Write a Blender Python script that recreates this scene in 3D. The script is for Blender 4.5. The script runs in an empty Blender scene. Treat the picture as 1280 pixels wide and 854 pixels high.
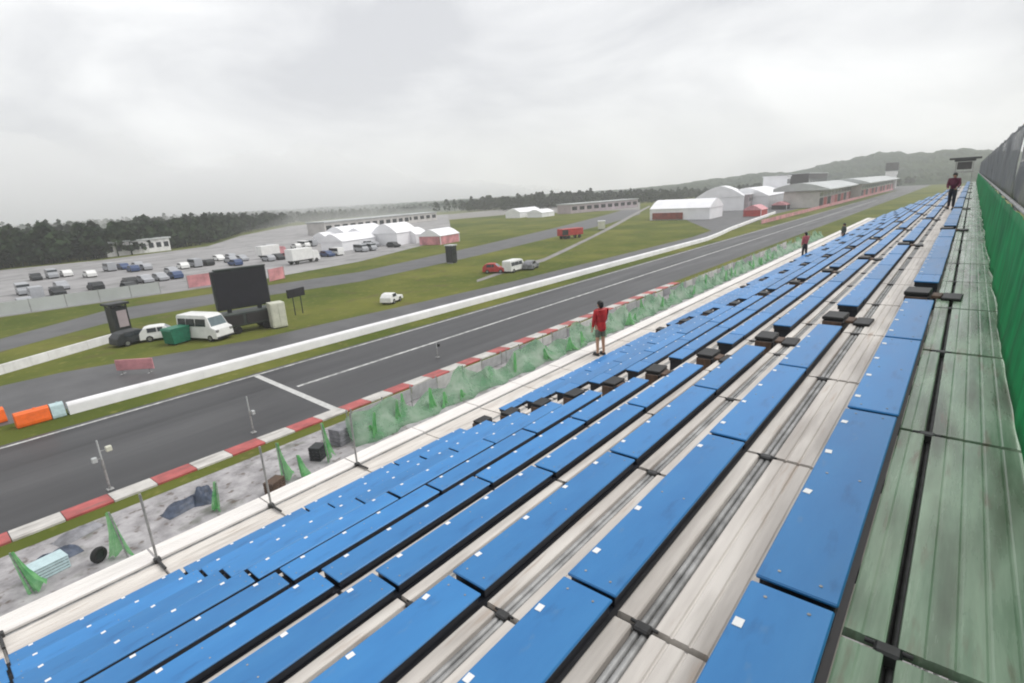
import bpy, math, random
from mathutils import Vector, Matrix
R = math.radians
random.seed(7)
sc = bpy.context.scene
col = sc.collection
CAMZ = 12.5                      # camera height above the track level

# ------------------------------------------------------------------ camera
CX, CY, F = 640.0, 427.0, 663.1
def cam_axes(vp=(1217.7, 211.04), h=.055):
    v1 = Vector((vp[0]-CX, vp[1]-CY, F)); X = v1.normalized()
    p2 = Vector((vp[0]-1000-CX, vp[1]+1000*h-CY, F))
    n = v1.cross(p2).normalized()
    if n.y > 0: n = -n
    Y = n.cross(X)
    return X, Y, n
AX, AY, AZ = cam_axes()
cam_d = bpy.data.cameras.new('camera'); cam = bpy.data.objects.new('camera', cam_d); col.objects.link(cam)
right = Vector((AX.x, AY.x, AZ.x)); down = Vector((AX.y, AY.y, AZ.y)); fwd = Vector((AX.z, AY.z, AZ.z))
m3 = Matrix((right, -down, -fwd)).transposed()
cam.matrix_world = Matrix.Translation((0, 0, CAMZ)) @ m3.to_4x4()
cam_d.sensor_width = 36; cam_d.lens = F/1280*36; cam_d.clip_start = .05; cam_d.clip_end = 9000
sc.camera = cam

def ray(px, py):
    return right*(px-CX) + down*(py-CY) + fwd*F
def at(px, py, z=0.0):
    """point of the level z seen at a pixel of the 1280 px photograph (survey of the place)"""
    r = ray(px, py); k = (z-CAMZ)/r.z
    return Vector((r.x*k, r.y*k, z))

# ------------------------------------------------------------------ materials
def nd(nt, t, **kw):
    n = nt.nodes.new(t)
    for k, v in kw.items():
        if hasattr(n, k): setattr(n, k, v)
        else: n.inputs[k].default_value = v
    return n
def mat(name, c, rough=.6, var=.15, scale=4.0, stretch=(1, 1, 1), bump=0.0, bscale=40., c2=None, metal=0.0, spec=.5, obj=True, detail=5., lo=.35, hi=.65, trans=0.0, alpha=1.0, rvar=0.0):
    m = bpy.data.materials.new(name); m.use_nodes = True
    nt = m.node_tree; b = nt.nodes['Principled BSDF']; L = nt.links.new
    b.inputs['Roughness'].default_value = rough; b.inputs['Metallic'].default_value = metal
    b.inputs['Specular IOR Level'].default_value = spec
    tc = nd(nt, 'ShaderNodeTexCoord'); mp = nd(nt, 'ShaderNodeMapping'); mp.inputs['Scale'].default_value = stretch
    L(tc.outputs['Object'], mp.inputs['Vector'])
    nz = nd(nt, 'ShaderNodeTexNoise'); nz.inputs['Scale'].default_value = scale; nz.inputs['Detail'].default_value = detail
    nz.inputs['Roughness'].default_value = .62
    L(mp.outputs['Vector'], nz.inputs['Vector'])
    cr = nd(nt, 'ShaderNodeValToRGB'); L(nz.outputs['Fac'], cr.inputs['Fac'])
    a = c if c2 is not None else tuple(min(1, v*(1-var)) for v in c)
    d = c2 if c2 is not None else tuple(min(1, v*(1+var)) for v in c)
    cr.color_ramp.elements[0].position = lo; cr.color_ramp.elements[1].position = hi
    cr.color_ramp.elements[0].color = (*a, 1); cr.color_ramp.elements[1].color = (*d, 1)
    L(cr.outputs['Color'], b.inputs['Base Color'])
    if rvar:
        mr = nd(nt, 'ShaderNodeMapRange'); mr.inputs['To Min'].default_value = max(.05, rough-rvar); mr.inputs['To Max'].default_value = min(1, rough+rvar)
        mr.inputs['From Min'].default_value = .3; mr.inputs['From Max'].default_value = .7
        L(nz.outputs['Fac'], mr.inputs['Value']); L(mr.outputs['Result'], b.inputs['Roughness'])
    if bump:
        n2 = nd(nt, 'ShaderNodeTexNoise'); n2.inputs['Scale'].default_value = bscale; n2.inputs['Detail'].default_value = 4
        L(mp.outputs['Vector'], n2.inputs['Vector'])
        bp = nd(nt, 'ShaderNodeBump'); bp.inputs['Strength'].default_value = bump; bp.inputs['Distance'].default_value = .02
        L(n2.outputs['Fac'], bp.inputs['Height']); L(bp.outputs['Normal'], b.inputs['Normal'])
    if trans or alpha < 1:
        out = nt.nodes['Material Output']; last = b.outputs['BSDF']
        if trans:
            tr = nd(nt, 'ShaderNodeBsdfTranslucent'); L(cr.outputs['Color'], tr.inputs['Color'])
            mx = nd(nt, 'ShaderNodeMixShader'); mx.inputs[0].default_value = trans
            L(last, mx.inputs[1]); L(tr.outputs[0], mx.inputs[2]); last = mx.outputs[0]
        if alpha < 1:
            tp = nd(nt, 'ShaderNodeBsdfTransparent'); mx = nd(nt, 'ShaderNodeMixShader'); mx.inputs[0].default_value = alpha
            L(tp.outputs[0], mx.inputs[1]); L(last, mx.inputs[2]); last = mx.outputs[0]
        L(last, out.inputs['Surface'])
    return m

def add_layer(m, c, scale, lo, hi, stretch=(1, 1, 1), amount=1.0, detail=4.):
    """mix a second stain colour over a material's base colour"""
    nt = m.node_tree; b = nt.nodes['Principled BSDF']; L = nt.links.new
    src = b.inputs['Base Color'].links[0].from_socket
    tc = nd(nt, 'ShaderNodeTexCoord'); mp = nd(nt, 'ShaderNodeMapping'); mp.inputs['Scale'].default_value = stretch
    mp.inputs['Location'].default_value = (scale*1.7, 3.1, 0)
    L(tc.outputs['Object'], mp.inputs['Vector'])
    nz = nd(nt, 'ShaderNodeTexNoise'); nz.inputs['Scale'].default_value = scale; nz.inputs['Detail'].default_value = detail
    L(mp.outputs['Vector'], nz.inputs['Vector'])
    mr = nd(nt, 'ShaderNodeMapRange'); mr.inputs['From Min'].default_value = lo; mr.inputs['From Max'].default_value = hi
    mr.inputs['To Max'].default_value = amount
    L(nz.outputs['Fac'], mr.inputs['Value'])
    mx = nd(nt, 'ShaderNodeMixRGB'); mx.inputs['Color2'].default_value = (*c, 1)
    L(mr.outputs['Result'], mx.inputs['Fac']); L(src, mx.inputs['Color1'])
    L(mx.outputs['Color'], b.inputs['Base Color'])
    return m

M = {}
M['grass'] = mat('grass', (.075, .10, .018), .95, scale=.08, c2=(.15, .155, .035), bump=.6, bscale=3., spec=.1)
add_layer(M['grass'], (.115, .095, .045), .35, .56, .72, amount=.75)
M['asphalt'] = mat('asphalt', (.034, .034, .036), .48, scale=.35, c2=(.05, .05, .052), bump=.12, bscale=60., stretch=(.12, 1, 1), rvar=.1, spec=.4)
add_layer(M['asphalt'], (.022, .022, .024), .5, .5, .7, stretch=(.03, 1, 1), amount=.7)
M['asphalt_old'] = mat('worn asphalt', (.065, .065, .068), .6, scale=.25, c2=(.10, .10, .102), bump=.1, bscale=40.)
M['path'] = mat('pale path', (.22, .21, .20), .8, scale=.4, var=.2)
M['park'] = mat('car park surface', (.22, .215, .215), .8, scale=.09, c2=(.34, .33, .33), stretch=(.5, 1.6, 1))
add_layer(M['park'], (.10, .105, .09), .25, .54, .7, amount=.7)
M['startline'] = mat('start line paint', (.50, .50, .485), .6, var=.12, scale=3.)
M['gravel'] = mat('gravel', (.22, .21, .215), .9, scale=1.1, c2=(.42, .405, .41), bump=.8, bscale=8.)
add_layer(M['gravel'], (.09, .10, .07), .7, .58, .70, amount=.7)
add_layer(M['gravel'], (.10, .075, .06), 2.1, .58, .68, amount=.8)
add_layer(M['asphalt'], (.075, .075, .077), .12, .52, .66, stretch=(.15, 2.2, 1), amount=.6)
add_layer(M['asphalt'], (.016, .016, .017), .7, .58, .70, stretch=(.012, 1.6, 1), amount=.7)
add_layer(M['grass'], (.06, .085, .014), .03, .5, .62, amount=.7)
add_layer(M['grass'], (.21, .20, .06), 1.1, .58, .72, amount=.6)
M['line'] = mat('white road paint', (.22, .22, .215), .6, scale=2., c2=(.58, .58, .56))
M['kerb_red'] = mat('red kerb paint', (.40, .085, .08), .55, var=.25, scale=1.2)
M['kerb_white'] = mat('white kerb paint', (.52, .50, .47), .55, var=.15, scale=1.2)
for n_ in ('kerb_red', 'kerb_white'): add_layer(M[n_], (.12, .10, .08), 1.5, .54, .75, stretch=(.3, 1.5, 1), amount=.7)
M['concrete'] = mat('white painted concrete', (.62, .61, .61), .6, scale=.8, c2=(.80, .79, .79), bump=.1)
add_layer(M['concrete'], (.30, .29, .28), .6, .58, .8, stretch=(1.5, 1, .3), amount=.6)
M['barrier'] = mat('white barrier paint', (.72, .71, .72), .5, scale=.5, c2=(.84, .83, .84))
add_layer(M['barrier'], (.42, .41, .41), .35, .58, .8, stretch=(.6, 1, 1), amount=.5)
M['deck'] = mat('galvanised deck plank', (.50, .46, .42), .5, scale=2.2, c2=(.70, .66, .61), stretch=(.35, 3.5, 1), rvar=.12)
add_layer(M['deck'], (.33, .30, .27), 1.6, .56, .74, stretch=(.5, 4, 1), amount=.7)
add_layer(M['deck'], (.36, .25, .17), 3.1, .62, .74, stretch=(.6, 6, 1), amount=.55)
M['walk'] = mat('grimy plank with green net light', (.18, .28, .185), .25, scale=2.4, c2=(.345, .45, .33), stretch=(.5, 5, 1), rvar=.14)  # green in the base colour stands in for net light reflected by the boards
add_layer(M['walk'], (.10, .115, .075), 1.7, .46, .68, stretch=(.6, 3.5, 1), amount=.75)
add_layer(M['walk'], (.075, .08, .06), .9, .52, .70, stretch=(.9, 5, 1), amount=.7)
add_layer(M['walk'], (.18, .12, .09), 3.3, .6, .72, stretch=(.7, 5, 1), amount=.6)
M['toe'] = mat('pale front plank', (.66, .63, .60), .5, scale=2.2, c2=(.80, .77, .74), stretch=(.35, 3.5, 1))
M['steel'] = mat('dull scaffold steel', (.30, .30, .295), .5, scale=6., var=.35, metal=.15)
M['darksteel'] = mat('dark coupler and gap shade steel', (.045, .045, .045), .5, scale=9., var=.4, metal=.3)
M['blue'] = mat('blue seat board', (.026, .175, .44), .36, scale=1.1, c2=(.042, .235, .53), stretch=(.5, 2, 1), rvar=.07, bump=.03, bscale=30.)
add_layer(M['blue'], (.05, .20, .43), 2.3, .58, .8, stretch=(.8, 3, 1), amount=.5)
M['rim'] = mat('seat underframe and gap shade', (.008, .010, .016), .55, scale=5., var=.3)  # black colour stands in for the shade in the gap under the seats
M['sticker'] = mat('white sticker', (.78, .78, .78), .4, var=.05)
M['net'] = mat('green net', (.004, .23, .078), .6, scale=3.5, c2=(.012, .46, .165), trans=.45, stretch=(1, 1, .4))
M['netfar'] = mat('light green net', (.10, .44, .13), .75, scale=1.6, c2=(.34, .66, .32), trans=.5, alpha=.85)
M['netpale'] = mat('faded green net', (.14, .36, .18), .75, scale=.8, c2=(.42, .55, .42), trans=.3, alpha=.5)
M['hoard_a'] = mat('pale grey panel', (.40, .39, .40), .7, var=.25, scale=1.2)
M['hoard_b'] = mat('lilac grey panel', (.30, .285, .31), .7, var=.25, scale=1.2)
M['hoard_c'] = mat('off white panel', (.55, .53, .52), .7, var=.2, scale=1.2)
M['black'] = mat('black rubber', (.010, .010, .010), .5, var=.4, scale=9.)
M['brown'] = mat('brown plywood', (.085, .05, .032), .65, scale=5., var=.35, stretch=(.4, 3, 1))
M['darkbox'] = mat('dark painted steel', (.018, .021, .023), .5, var=.35, scale=2.)
M['screen'] = mat('switched off screen', (.012, .012, .017), .45, var=.2, scale=1.5)
M['gunmetal'] = mat('dark green trailer paint', (.022, .032, .028), .5, scale=1.2, c2=(.05, .062, .055))
M['white'] = mat('white vehicle paint', (.74, .74, .72), .35, var=.06, scale=1.5)
M['cream'] = mat('cream box paint', (.58, .58, .48), .5, var=.1, scale=1.5)
M['glass'] = mat('dark window glass', (.02, .026, .03), .12, var=.2)
M['windscreen'] = mat('grey windscreen', (.12, .16, .17), .12, var=.15)
M['tyre'] = mat('tyre rubber', (.016, .016, .016), .8, var=.2)
M['rimmetal'] = mat('wheel rim', (.35, .35, .36), .35, var=.1, metal=.7)
M['orange'] = mat('orange plastic', (.80, .135, .012), .45, var=.12, scale=2.)
M['paleblue'] = mat('pale blue plastic', (.45, .58, .60), .5, var=.1)
M['red'] = mat('red paint', (.40, .035, .03), .5, var=.2, scale=1.)
M['pink'] = mat('washed red banner', (.56, .25, .27), .6, var=.3, scale=.5)
M['brownred'] = mat('brown red cladding', (.22, .05, .035), .6, var=.3, scale=.6)
M['greenbox'] = mat('green bin plastic', (.012, .15, .085), .5, var=.2)
M['tent'] = mat('white tent fabric', (.80, .80, .82), .55, var=.05, scale=.3)
M['bld'] = mat('pale building wall', (.50, .48, .46), .7, var=.12, scale=.3)
M['bldpink'] = mat('pinkish grey wall', (.38, .32, .34), .7, var=.15, scale=.2)
M['roof'] = mat('grey metal roof', (.44, .46, .46), .5, var=.12, scale=.15)
M['dark'] = mat('dark opening', (.025, .022, .022), .7, var=.3, scale=.3)
M['wood'] = mat('far wood foliage', (.012, .026, .014), .9, scale=.12, c2=(.035, .055, .022), spec=.1)
M['hill'] = mat('wooded hill', (.020, .036, .022), .95, scale=.02, c2=(.048, .066, .036), spec=.05, detail=8., bump=.8, bscale=.08)
M['skin'] = mat('skin', (.45, .27, .19), .5, var=.1, scale=8.)
M['hair'] = mat('black hair', (.010, .009, .009), .5, var=.3, scale=30.)
M['redcoat'] = mat('red jacket cloth', (.42, .018, .022), .6, var=.25, scale=7.)
M['pinkcoat'] = mat('faded red jacket cloth', (.40, .10, .13), .7, var=.15, scale=7.)
M['maroon'] = mat('maroon jacket cloth', (.10, .012, .035), .7, var=.2, scale=7.)
M['shorts'] = mat('grey green shorts cloth', (.13, .16, .13), .8, var=.2, scale=9.)
M['trousers'] = mat('dark trousers cloth', (.022, .022, .03), .8, var=.2, scale=9.)
M['greycoat'] = mat('grey green jacket cloth', (.06, .075, .065), .8, var=.2, scale=9.)
M['shoes'] = mat('dark shoes', (.02, .02, .022), .6, var=.2)
M['navy'] = mat('dark blue tarpaulin', (.05, .065, .10), .5, var=.4, scale=3.)
M['greytarp'] = mat('grey tarpaulin', (.20, .20, .215), .55, var=.35, scale=2.)

def tint(m, lo, hi):
    """each copy of the thing has its own slightly different shade"""
    nt = m.node_tree; b = nt.nodes['Principled BSDF']; L = nt.links.new; src = b.inputs['Base Color'].links[0].from_socket
    oi = nd(nt, 'ShaderNodeObjectInfo'); mr = nd(nt, 'ShaderNodeMapRange'); mr.inputs['To Min'].default_value = lo; mr.inputs['To Max'].default_value = hi
    L(oi.outputs['Random'], mr.inputs['Value']); hs = nd(nt, 'ShaderNodeHueSaturation'); L(mr.outputs['Result'], hs.inputs['Value']); L(src, hs.inputs['Color']); L(hs.outputs['Color'], b.inputs['Base Color'])
add_layer(M['blue'], (.012, .085, .24), 5.5, .60, .72, stretch=(.5, 1.5, 1), amount=.55)
add_layer(M['blue'], (.10, .22, .40), 14., .66, .74, stretch=(.4, 1, 1), amount=.5)
tint(M['blue'], .86, 1.1)
def mesh_mat(name, cell, alpha_bg, c):
    """wire mesh: thin crossed wires over see-through cells"""
    m = bpy.data.materials.new(name); m.use_nodes = True; nt = m.node_tree; L = nt.links.new
    b = nt.nodes['Principled BSDF']; b.inputs['Base Color'].default_value = (*c, 1); b.inputs['Roughness'].default_value = .6
    nz = nd(nt, 'ShaderNodeTexNoise'); nz.inputs['Scale'].default_value = 1.2
    tc = nd(nt, 'ShaderNodeTexCoord'); L(tc.outputs['Object'], nz.inputs['Vector'])
    mr = nd(nt, 'ShaderNodeMapRange'); mr.inputs['To Min'].default_value = alpha_bg-.12; mr.inputs['To Max'].default_value = alpha_bg+.12
    mr.inputs['From Min'].default_value = .3; mr.inputs['From Max'].default_value = .7
    L(nz.outputs['Fac'], mr.inputs['Value'])
    tp = nd(nt, 'ShaderNodeBsdfTransparent'); mx = nd(nt, 'ShaderNodeMixShader')
    L(mr.outputs['Result'], mx.inputs[0]); L(tp.outputs[0], mx.inputs[1]); L(b.outputs[0], mx.inputs[2])
    L(mx.outputs[0], nt.nodes['Material Output'].inputs['Surface'])
    return m
M['greymesh'] = mesh_mat('grey windbreak mesh', .05, .66, (.14, .15, .16))

# ------------------------------------------------------------------ mesh builder
class MB:
    def __init__(s): s.v = []; s.f = []; s.m = []; s.mats = []; s.smooth = []
    def mi(s, m):
        if m not in s.mats: s.mats.append(m)
        return s.mats.index(m)
    def add(s, vs, fs, m, smooth=False, xf=None):
        o = len(s.v); k = s.mi(m)
        s.v += [tuple(xf @ Vector(p)) if xf else tuple(p) for p in vs]
        for f in fs: s.f.append([o+i for i in f]); s.m.append(k); s.smooth.append(smooth)
    def box(s, x0, x1, y0, y1, z0, z1, m, bev=0.0, xf=None):
        if bev <= 0:
            vs = [(x, y, z) for z in (z0, z1) for y in (y0, y1) for x in (x0, x1)]
            s.add(vs, [(0, 2, 3, 1), (4, 5, 7, 6), (0, 1, 5, 4), (2, 6, 7, 3), (0, 4, 6, 2), (1, 3, 7, 5)], m, xf=xf); return
        b = min(bev, .45*(x1-x0), .45*(y1-y0), .45*(z1-z0)); vs = []; idx = {}
        X, Y, Z = (x0, x1), (y0, y1), (z0, z1)
        for i in (0, 1):
            for j in (0, 1):
                for k in (0, 1):
                    sx, sy, sz = (b if i == 0 else -b), (b if j == 0 else -b), (b if k == 0 else -b)
                    for a, p in enumerate(((X[i], Y[j]+sy, Z[k]+sz), (X[i]+sx, Y[j], Z[k]+sz), (X[i]+sx, Y[j]+sy, Z[k]))):
                        idx[i, j, k, a] = len(vs); vs.append(p)
        fs = []
        q = lambda *t: [idx[u] for u in t]
        for i in (0, 1): fs.append(q((i, 0, 0, 0), (i, 1, 0, 0), (i, 1, 1, 0), (i, 0, 1, 0))[::(1 if i else -1)])
        for j in (0, 1): fs.append(q((0, j, 0, 1), (1, j, 0, 1), (1, j, 1, 1), (0, j, 1, 1))[::(-1 if j else 1)])
        for k in (0, 1): fs.append(q((0, 0, k, 2), (1, 0, k, 2), (1, 1, k, 2), (0, 1, k, 2))[::(1 if k else -1)])
        for j in (0, 1):
            for k in (0, 1): fs.append(q((0, j, k, 1), (1, j, k, 1), (1, j, k, 2), (0, j, k, 2)))
        for i in (0, 1):
            for k in (0, 1): fs.append(q((i, 0, k, 0), (i, 1, k, 0), (i, 1, k, 2), (i, 0, k, 2)))
            for j in (0, 1): fs.append(q((i, j, 0, 0), (i, j, 1, 0), (i, j, 1, 1), (i, j, 0, 1)))
            for j in (0, 1):
                for k in (0, 1): fs.append(q((i, j, k, 0), (i, j, k, 1), (i, j, k, 2)))
        s.add(vs, fs, m, xf=xf)
    def tube(s, p, q, r, m, n=8, r2=None, caps=True):
        p, q = Vector(p), Vector(q); d = (q-p).normalized()
        a = d.cross(Vector((0, 0, 1)) if abs(d.z) < .9 else Vector((1, 0, 0))).normalized(); b = d.cross(a)
        r2 = r if r2 is None else r2; vs = []
        for c, rr in ((p, r), (q, r2)):
            for i in range(n):
                t = 2*math.pi*i/n; vs.append(c+(a*math.cos(t)+b*math.sin(t))*rr)
        fs = [(i, (i+1) % n, n+(i+1) % n, n+i) for i in range(n)]
        s.add(vs, fs, m, smooth=True)
        if caps: s.add(vs, [tuple(range(n))[::-1], tuple(range(n, 2*n))], m)
    def extrude(s, prof, y0, y1, m, xf=None, smooth=False, axis='y'):
        """profile in x,z extruded along y (or profile y,z along x)"""
        n = len(prof); vs = []
        for t in (y0, y1):
            for a, b in prof: vs.append((a, t, b) if axis == 'y' else (t, a, b))
        fs = [(i, (i+1) % n, n+(i+1) % n, n+i) for i in range(n)]
        s.add(vs, fs, m, xf=xf, smooth=smooth); s.add(vs, [tuple(range(n))[::-1], tuple(range(n, 2*n))], m, xf=xf)
    def ball(s, c, rx, ry, rz, m, n=10, k=6, xf=None):
        vs = [(c[0], c[1], c[2]-rz)]
        for i in range(1, k):
            t = math.pi*i/k-math.pi/2
            for j in range(n):
                u = 2*math.pi*j/n; vs.append((c[0]+rx*math.cos(t)*math.cos(u), c[1]+ry*math.cos(t)*math.sin(u), c[2]+rz*math.sin(t)))
        vs.append((c[0], c[1], c[2]+rz)); fs = []
        for j in range(n): fs.append((0, 1+(j+1) % n, 1+j)); fs.append((len(vs)-1, 1+(k-2)*n+j, 1+(k-2)*n+(j+1) % n))
        for i in range(k-2):
            for j in range(n): fs.append((1+i*n+j, 1+i*n+(j+1) % n, 1+(i+1)*n+(j+1) % n, 1+(i+1)*n+j))
        s.add(vs, fs, m, smooth=True, xf=xf)
    def build(s, name, parent=None, loc=None):
        me = bpy.data.meshes.new(name); me.from_pydata(s.v, [], s.f)
        for m in s.mats: me.materials.append(m)
        me.polygons.foreach_set('material_index', s.m); me.polygons.foreach_set('use_smooth', s.smooth); me.update()
        o = bpy.data.objects.new(name, me); col.objects.link(o)
        if parent: o.parent = parent
        if loc is not None: o.location = loc
        return o
def tag(o, label=None, cat=None, group=None, kind=None):
    if label: o['label'] = label
    if cat: o['category'] = cat
    if group: o['group'] = group
    if kind: o['kind'] = kind
    return o
def thing(name, label, cat, loc=(0, 0, 0), rz=0.0, group=None):
    o = bpy.data.objects.new(name, None); col.objects.link(o); o.location = loc; o.rotation_euler = (0, 0, rz); o.empty_display_size = .2
    return tag(o, label, cat, group)
def copy_tree(o, parent=None):
    c = o.copy(); col.objects.link(c)
    if parent: c.parent = parent
    for ch in list(o.children): copy_tree(ch, c)
    return c
ORD = ['first', 'second', 'third', 'fourth', 'fifth', 'sixth', 'seventh', 'eighth', 'ninth', 'tenth', 'eleventh', 'twelfth']

# ------------------------------------------------------------------ setting: ground, roads
def sheet(name, pts, z, m):
    me = bpy.data.meshes.new(name); me.from_pydata([(p[0], p[1], z) for p in pts], [], [list(range(len(pts)))]); me.materials.append(m)
    o = bpy.data.objects.new(name, me); col.objects.link(o); return tag(o, kind='structure')
def strip(name, near, far, z, m):
    v = []; f = []
    for a, b in zip(near, far): v += [(a[0], a[1], z), (b[0], b[1], z)]
    for i in range(len(near)-1): f.append((2*i, 2*i+2, 2*i+3, 2*i+1))
    me = bpy.data.meshes.new(name); me.from_pydata(v, [], f); me.materials.append(m)
    o = bpy.data.objects.new(name, me); col.objects.link(o); return tag(o, kind='structure')
sheet('ground', [(-500, -400), (2300, -400), (2300, 1900), (-500, 1900)], 0, M['grass'])
Y_KI, Y_KO, Y_TF = 27.95, 29.1, 41.3
sheet('track', [(-200, Y_KO-.6), (900, Y_KO-.6), (900, Y_TF), (-200, Y_TF)], .012, M['asphalt'])
sheet('edge_line', [(-200, Y_TF-.62), (300, Y_TF-.62), (300, Y_TF-.36), (-200, Y_TF-.36)], .018, M['line'])
sheet('centre_line', [(17.3, 35.15), (330, 35.15), (330, 35.48), (17.3, 35.48)], .018, M['line'])
sheet('start_line', [(16.15, Y_KO), (16.62, Y_KO), (17.05, Y_TF-.7), (16.62, Y_TF-.7)], .022, M['startline'])
sheet('gravel_lot', [(-60, -30), (130, -30), (130, 26.95), (-60, 26.95)], .006, M['gravel'])
# kerb with alternating paint
kb = MB(); x = -6.1; k = 0
while x < 66:
    kb.extrude([(Y_KI, .0), (Y_KO, .0), (Y_KO, .035), (Y_KO-.5, .07), (Y_KI+.1, .11), (Y_KI, .09)], x, x+1.72, M['kerb_red'] if k % 2 else M['kerb_white'], axis='x'); x += 1.75; k += 1
tag(kb.build('kerb'), kind='structure')
strip('grass_verge', [(66.5, 26.6), (160, 25.8), (700, 24)], [(66.5, 29.0), (160, 29.0), (700, 29.0)], .02, M['grass'])
# service asphalt behind the barrier
strip('service_road', [(-60, 45.4), (8, 45.4), (22, 45.4), (60, 45.4), (130, 46.0), (210, 54)], [(-60, 57.5), (8, 57.0), (22, 52.5), (60, 50.5), (130, 51), (210, 60)], .010, M['asphalt_old'])
n_ = [at(*p) for p in ((-160, 470), (0, 440), (130, 405), (280, 378), (450, 352), (600, 319), (690, 297), (760, 280), (800, 268))]
f_ = [at(*p) for p in ((-160, 452), (0, 424), (130, 389), (280, 365), (450, 340), (600, 307), (690, 286), (760, 268), (800, 256))]
strip('infield_road', n_, f_, .010, M['asphalt_old'])
n_ = [at(*p) for p in ((596, 353), (650, 335), (680, 327), (704, 316), (740, 298), (766, 285), (796, 268), (812, 259))]
f_ = [at(*p) for p in ((596, 350), (650, 331), (680, 323), (704, 312), (740, 295), (766, 281), (796, 265), (812, 257))]
strip('service_path', n_, f_, .018, M['path'])
pn = [at(*p) for p in ((-160, 421), (0, 397), (130, 378), (250, 361), (330, 349), (450, 327), (520, 309), (566, 298))]
pf = [at(*p) for p in ((-160, 362), (0, 338), (130, 325), (260, 308), (300, 295), (360, 283), (450, 274), (560, 268))]
strip('car_park', pn, pf, .014, M['park'])
strip('far_road', [at(*p) for p in ((560, 275), (640, 268), (700, 266), (800, 262))], [at(*p) for p in ((560, 268), (640, 261), (700, 258), (800, 253))], .022, M['path'])
strip('paddock', [at(*p) for p in ((895, 291), (930, 277), (985, 264), (1060, 248), (1160, 232))], [at(*p) for p in ((840, 268), (900, 256), (960, 246), (1040, 236), (1150, 227))], .022, M['asphalt_old'])

# ------------------------------------------------------------------ grandstand
L = 1.75; X0 = 1.642; RUN = .782; RISE = .3645
XS, XE = X0-2*L, X0+2*L+8*8.75+1.75      # stand ends
def zt(k): return CAMZ-(1.355+(k+1)*RISE)      # tread k (k = -1 is the walkway)
def zs(k): return CAMZ-(1.284+k*RISE)          # seat top
def ys(k): return .008+RUN*(k+1)               # strip of ledgers
def yr(k): return .141+RUN*k                   # rear edge of seat k
stand = thing('grandstand', 'temporary scaffold grandstand with pale ribbed decking beside the track', 'grandstand', (0, 0, 0))
bays = [XS+i*L for i in range(int(round((XE-XS)/L)))]
def plank(mb, x0, x1, y0, y1, z, m, pitch=.075, dep=.006):
    """ribbed deck plank"""
    n = max(1, int(round((y1-y0)/pitch))); w = (y1-y0)/n; pr = [(y0, z-.035)]
    for i in range(n):
        a = y0+i*w
        pr += [(a+.003, z-dep), (a+.009, z), (a+w-.009, z), (a+w-.003, z-dep)]
    pr.append((y1, z-.035)); mb.extrude(pr, x0, x1, m, axis='x')
def rj(a): return random.uniform(-a, a)
for k in range(-1, 11):
    mb = MB(); z = zt(k) if k < 10 else zt(9)
    for x in bays:
        dz = rj(.003)
        if k == -1:
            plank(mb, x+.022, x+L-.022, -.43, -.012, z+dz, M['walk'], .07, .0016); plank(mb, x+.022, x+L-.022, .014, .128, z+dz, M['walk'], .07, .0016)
        elif k < 9:
            plank(mb, x+.018, x+L-.018, yr(k)+.012, ys(k)-.04, z+dz, M['deck']); plank(mb, x+.018, x+L-.018, ys(k)+.038, yr(k+1)-.008, z+rj(.003), M['deck'])
        elif k == 9:
            plank(mb, x+.018, x+L-.018, yr(9)+.012, ys(9)-.04, z+dz, M['deck']); plank(mb, x+.018, x+L-.018, ys(9)+.035, ys(10)-.05, z+rj(.003), M['deck'])
        else:
            plank(mb, x+.014, x+L-.014, ys(10)-.0, ys(10)+.42, z+.035+rj(.003), M['toe'])
    mb.build('walkway_deck' if k == -1 else ('front_plank' if k == 10 else 'step_deck'), stand)
# ledgers, transoms, couplers, standards
fr = MB()
for k in range(-1, 11):
    z = (zt(k) if k < 10 else zt(9)); y = ys(k)
    for dy in ((-.016, .018) if k >= 0 else (-.017, .013)): fr.tube((XS, y+dy, z-(.03 if k >= 0 else .055)), (XE, y+dy, z-(.03 if k >= 0 else .055)), .0165, M['steel' if k >= 0 else 'darksteel'], 6)  # walkway pair coloured dark to imitate the shaded gap between its boards
    if k < 10:
        for x in bays:
            if x > 40: break
            fr.tube((x, yr(k)+.0 if k >= 0 else -.43, z-.052), (x, yr(k+1)-.02 if k < 9 else ys(10), z-.052), .021, M['steel'], 6)
            fr.box(x-.026, x+.026, y-.036, y+.036, z-.05, z+.004, M['darksteel'], .008)
            fr.tube((x+.015, y-.06, z-.008), (x+.015, y+.06, z-.008), .008, M['darksteel'], 6)
for x in bays+[XE]:
    for k in (-1, 2, 5, 8, 10):
        y = ys(k) if k >= 0 else -.44
        fr.tube((x, y, 0), (x, y, (zt(k) if k < 10 else zt(9))-.03), .024, M['steel'], 6)
    for zz in (2., 4., 6.): fr.tube((x, -.44, zz), (x, ys(10), zz), .021, M['steel'], 5)
for i in range(0, len(bays)-2, 2):
    fr.tube((bays[i], ys(10)+.05, .2), (bays[i+2], ys(10)+.05, 7.2), .021, M['steel'], 5)
    fr.tube((bays[i], -.48, .2), (bays[i+2], -.48, 10.6), .021, M['steel'], 5)
fr.build('scaffold_frame', stand)
for i, x in enumerate(bays):
    mb = MB(); mb.tube((0, 0, -.03), (0, 0, 1.12+rj(.05)), .018, M['steel'], 7); mb.box(-.045, .045, -.04, .04, -.03, .05, M['darksteel'], .01)
    mb.tube((0, 0, .02), (0, -.35, .03), .02, M['darksteel'], 6)
    if x < 6: mb.build('guard_post', stand, (x, ys(10)-.02, zt(9)+.02))
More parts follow.
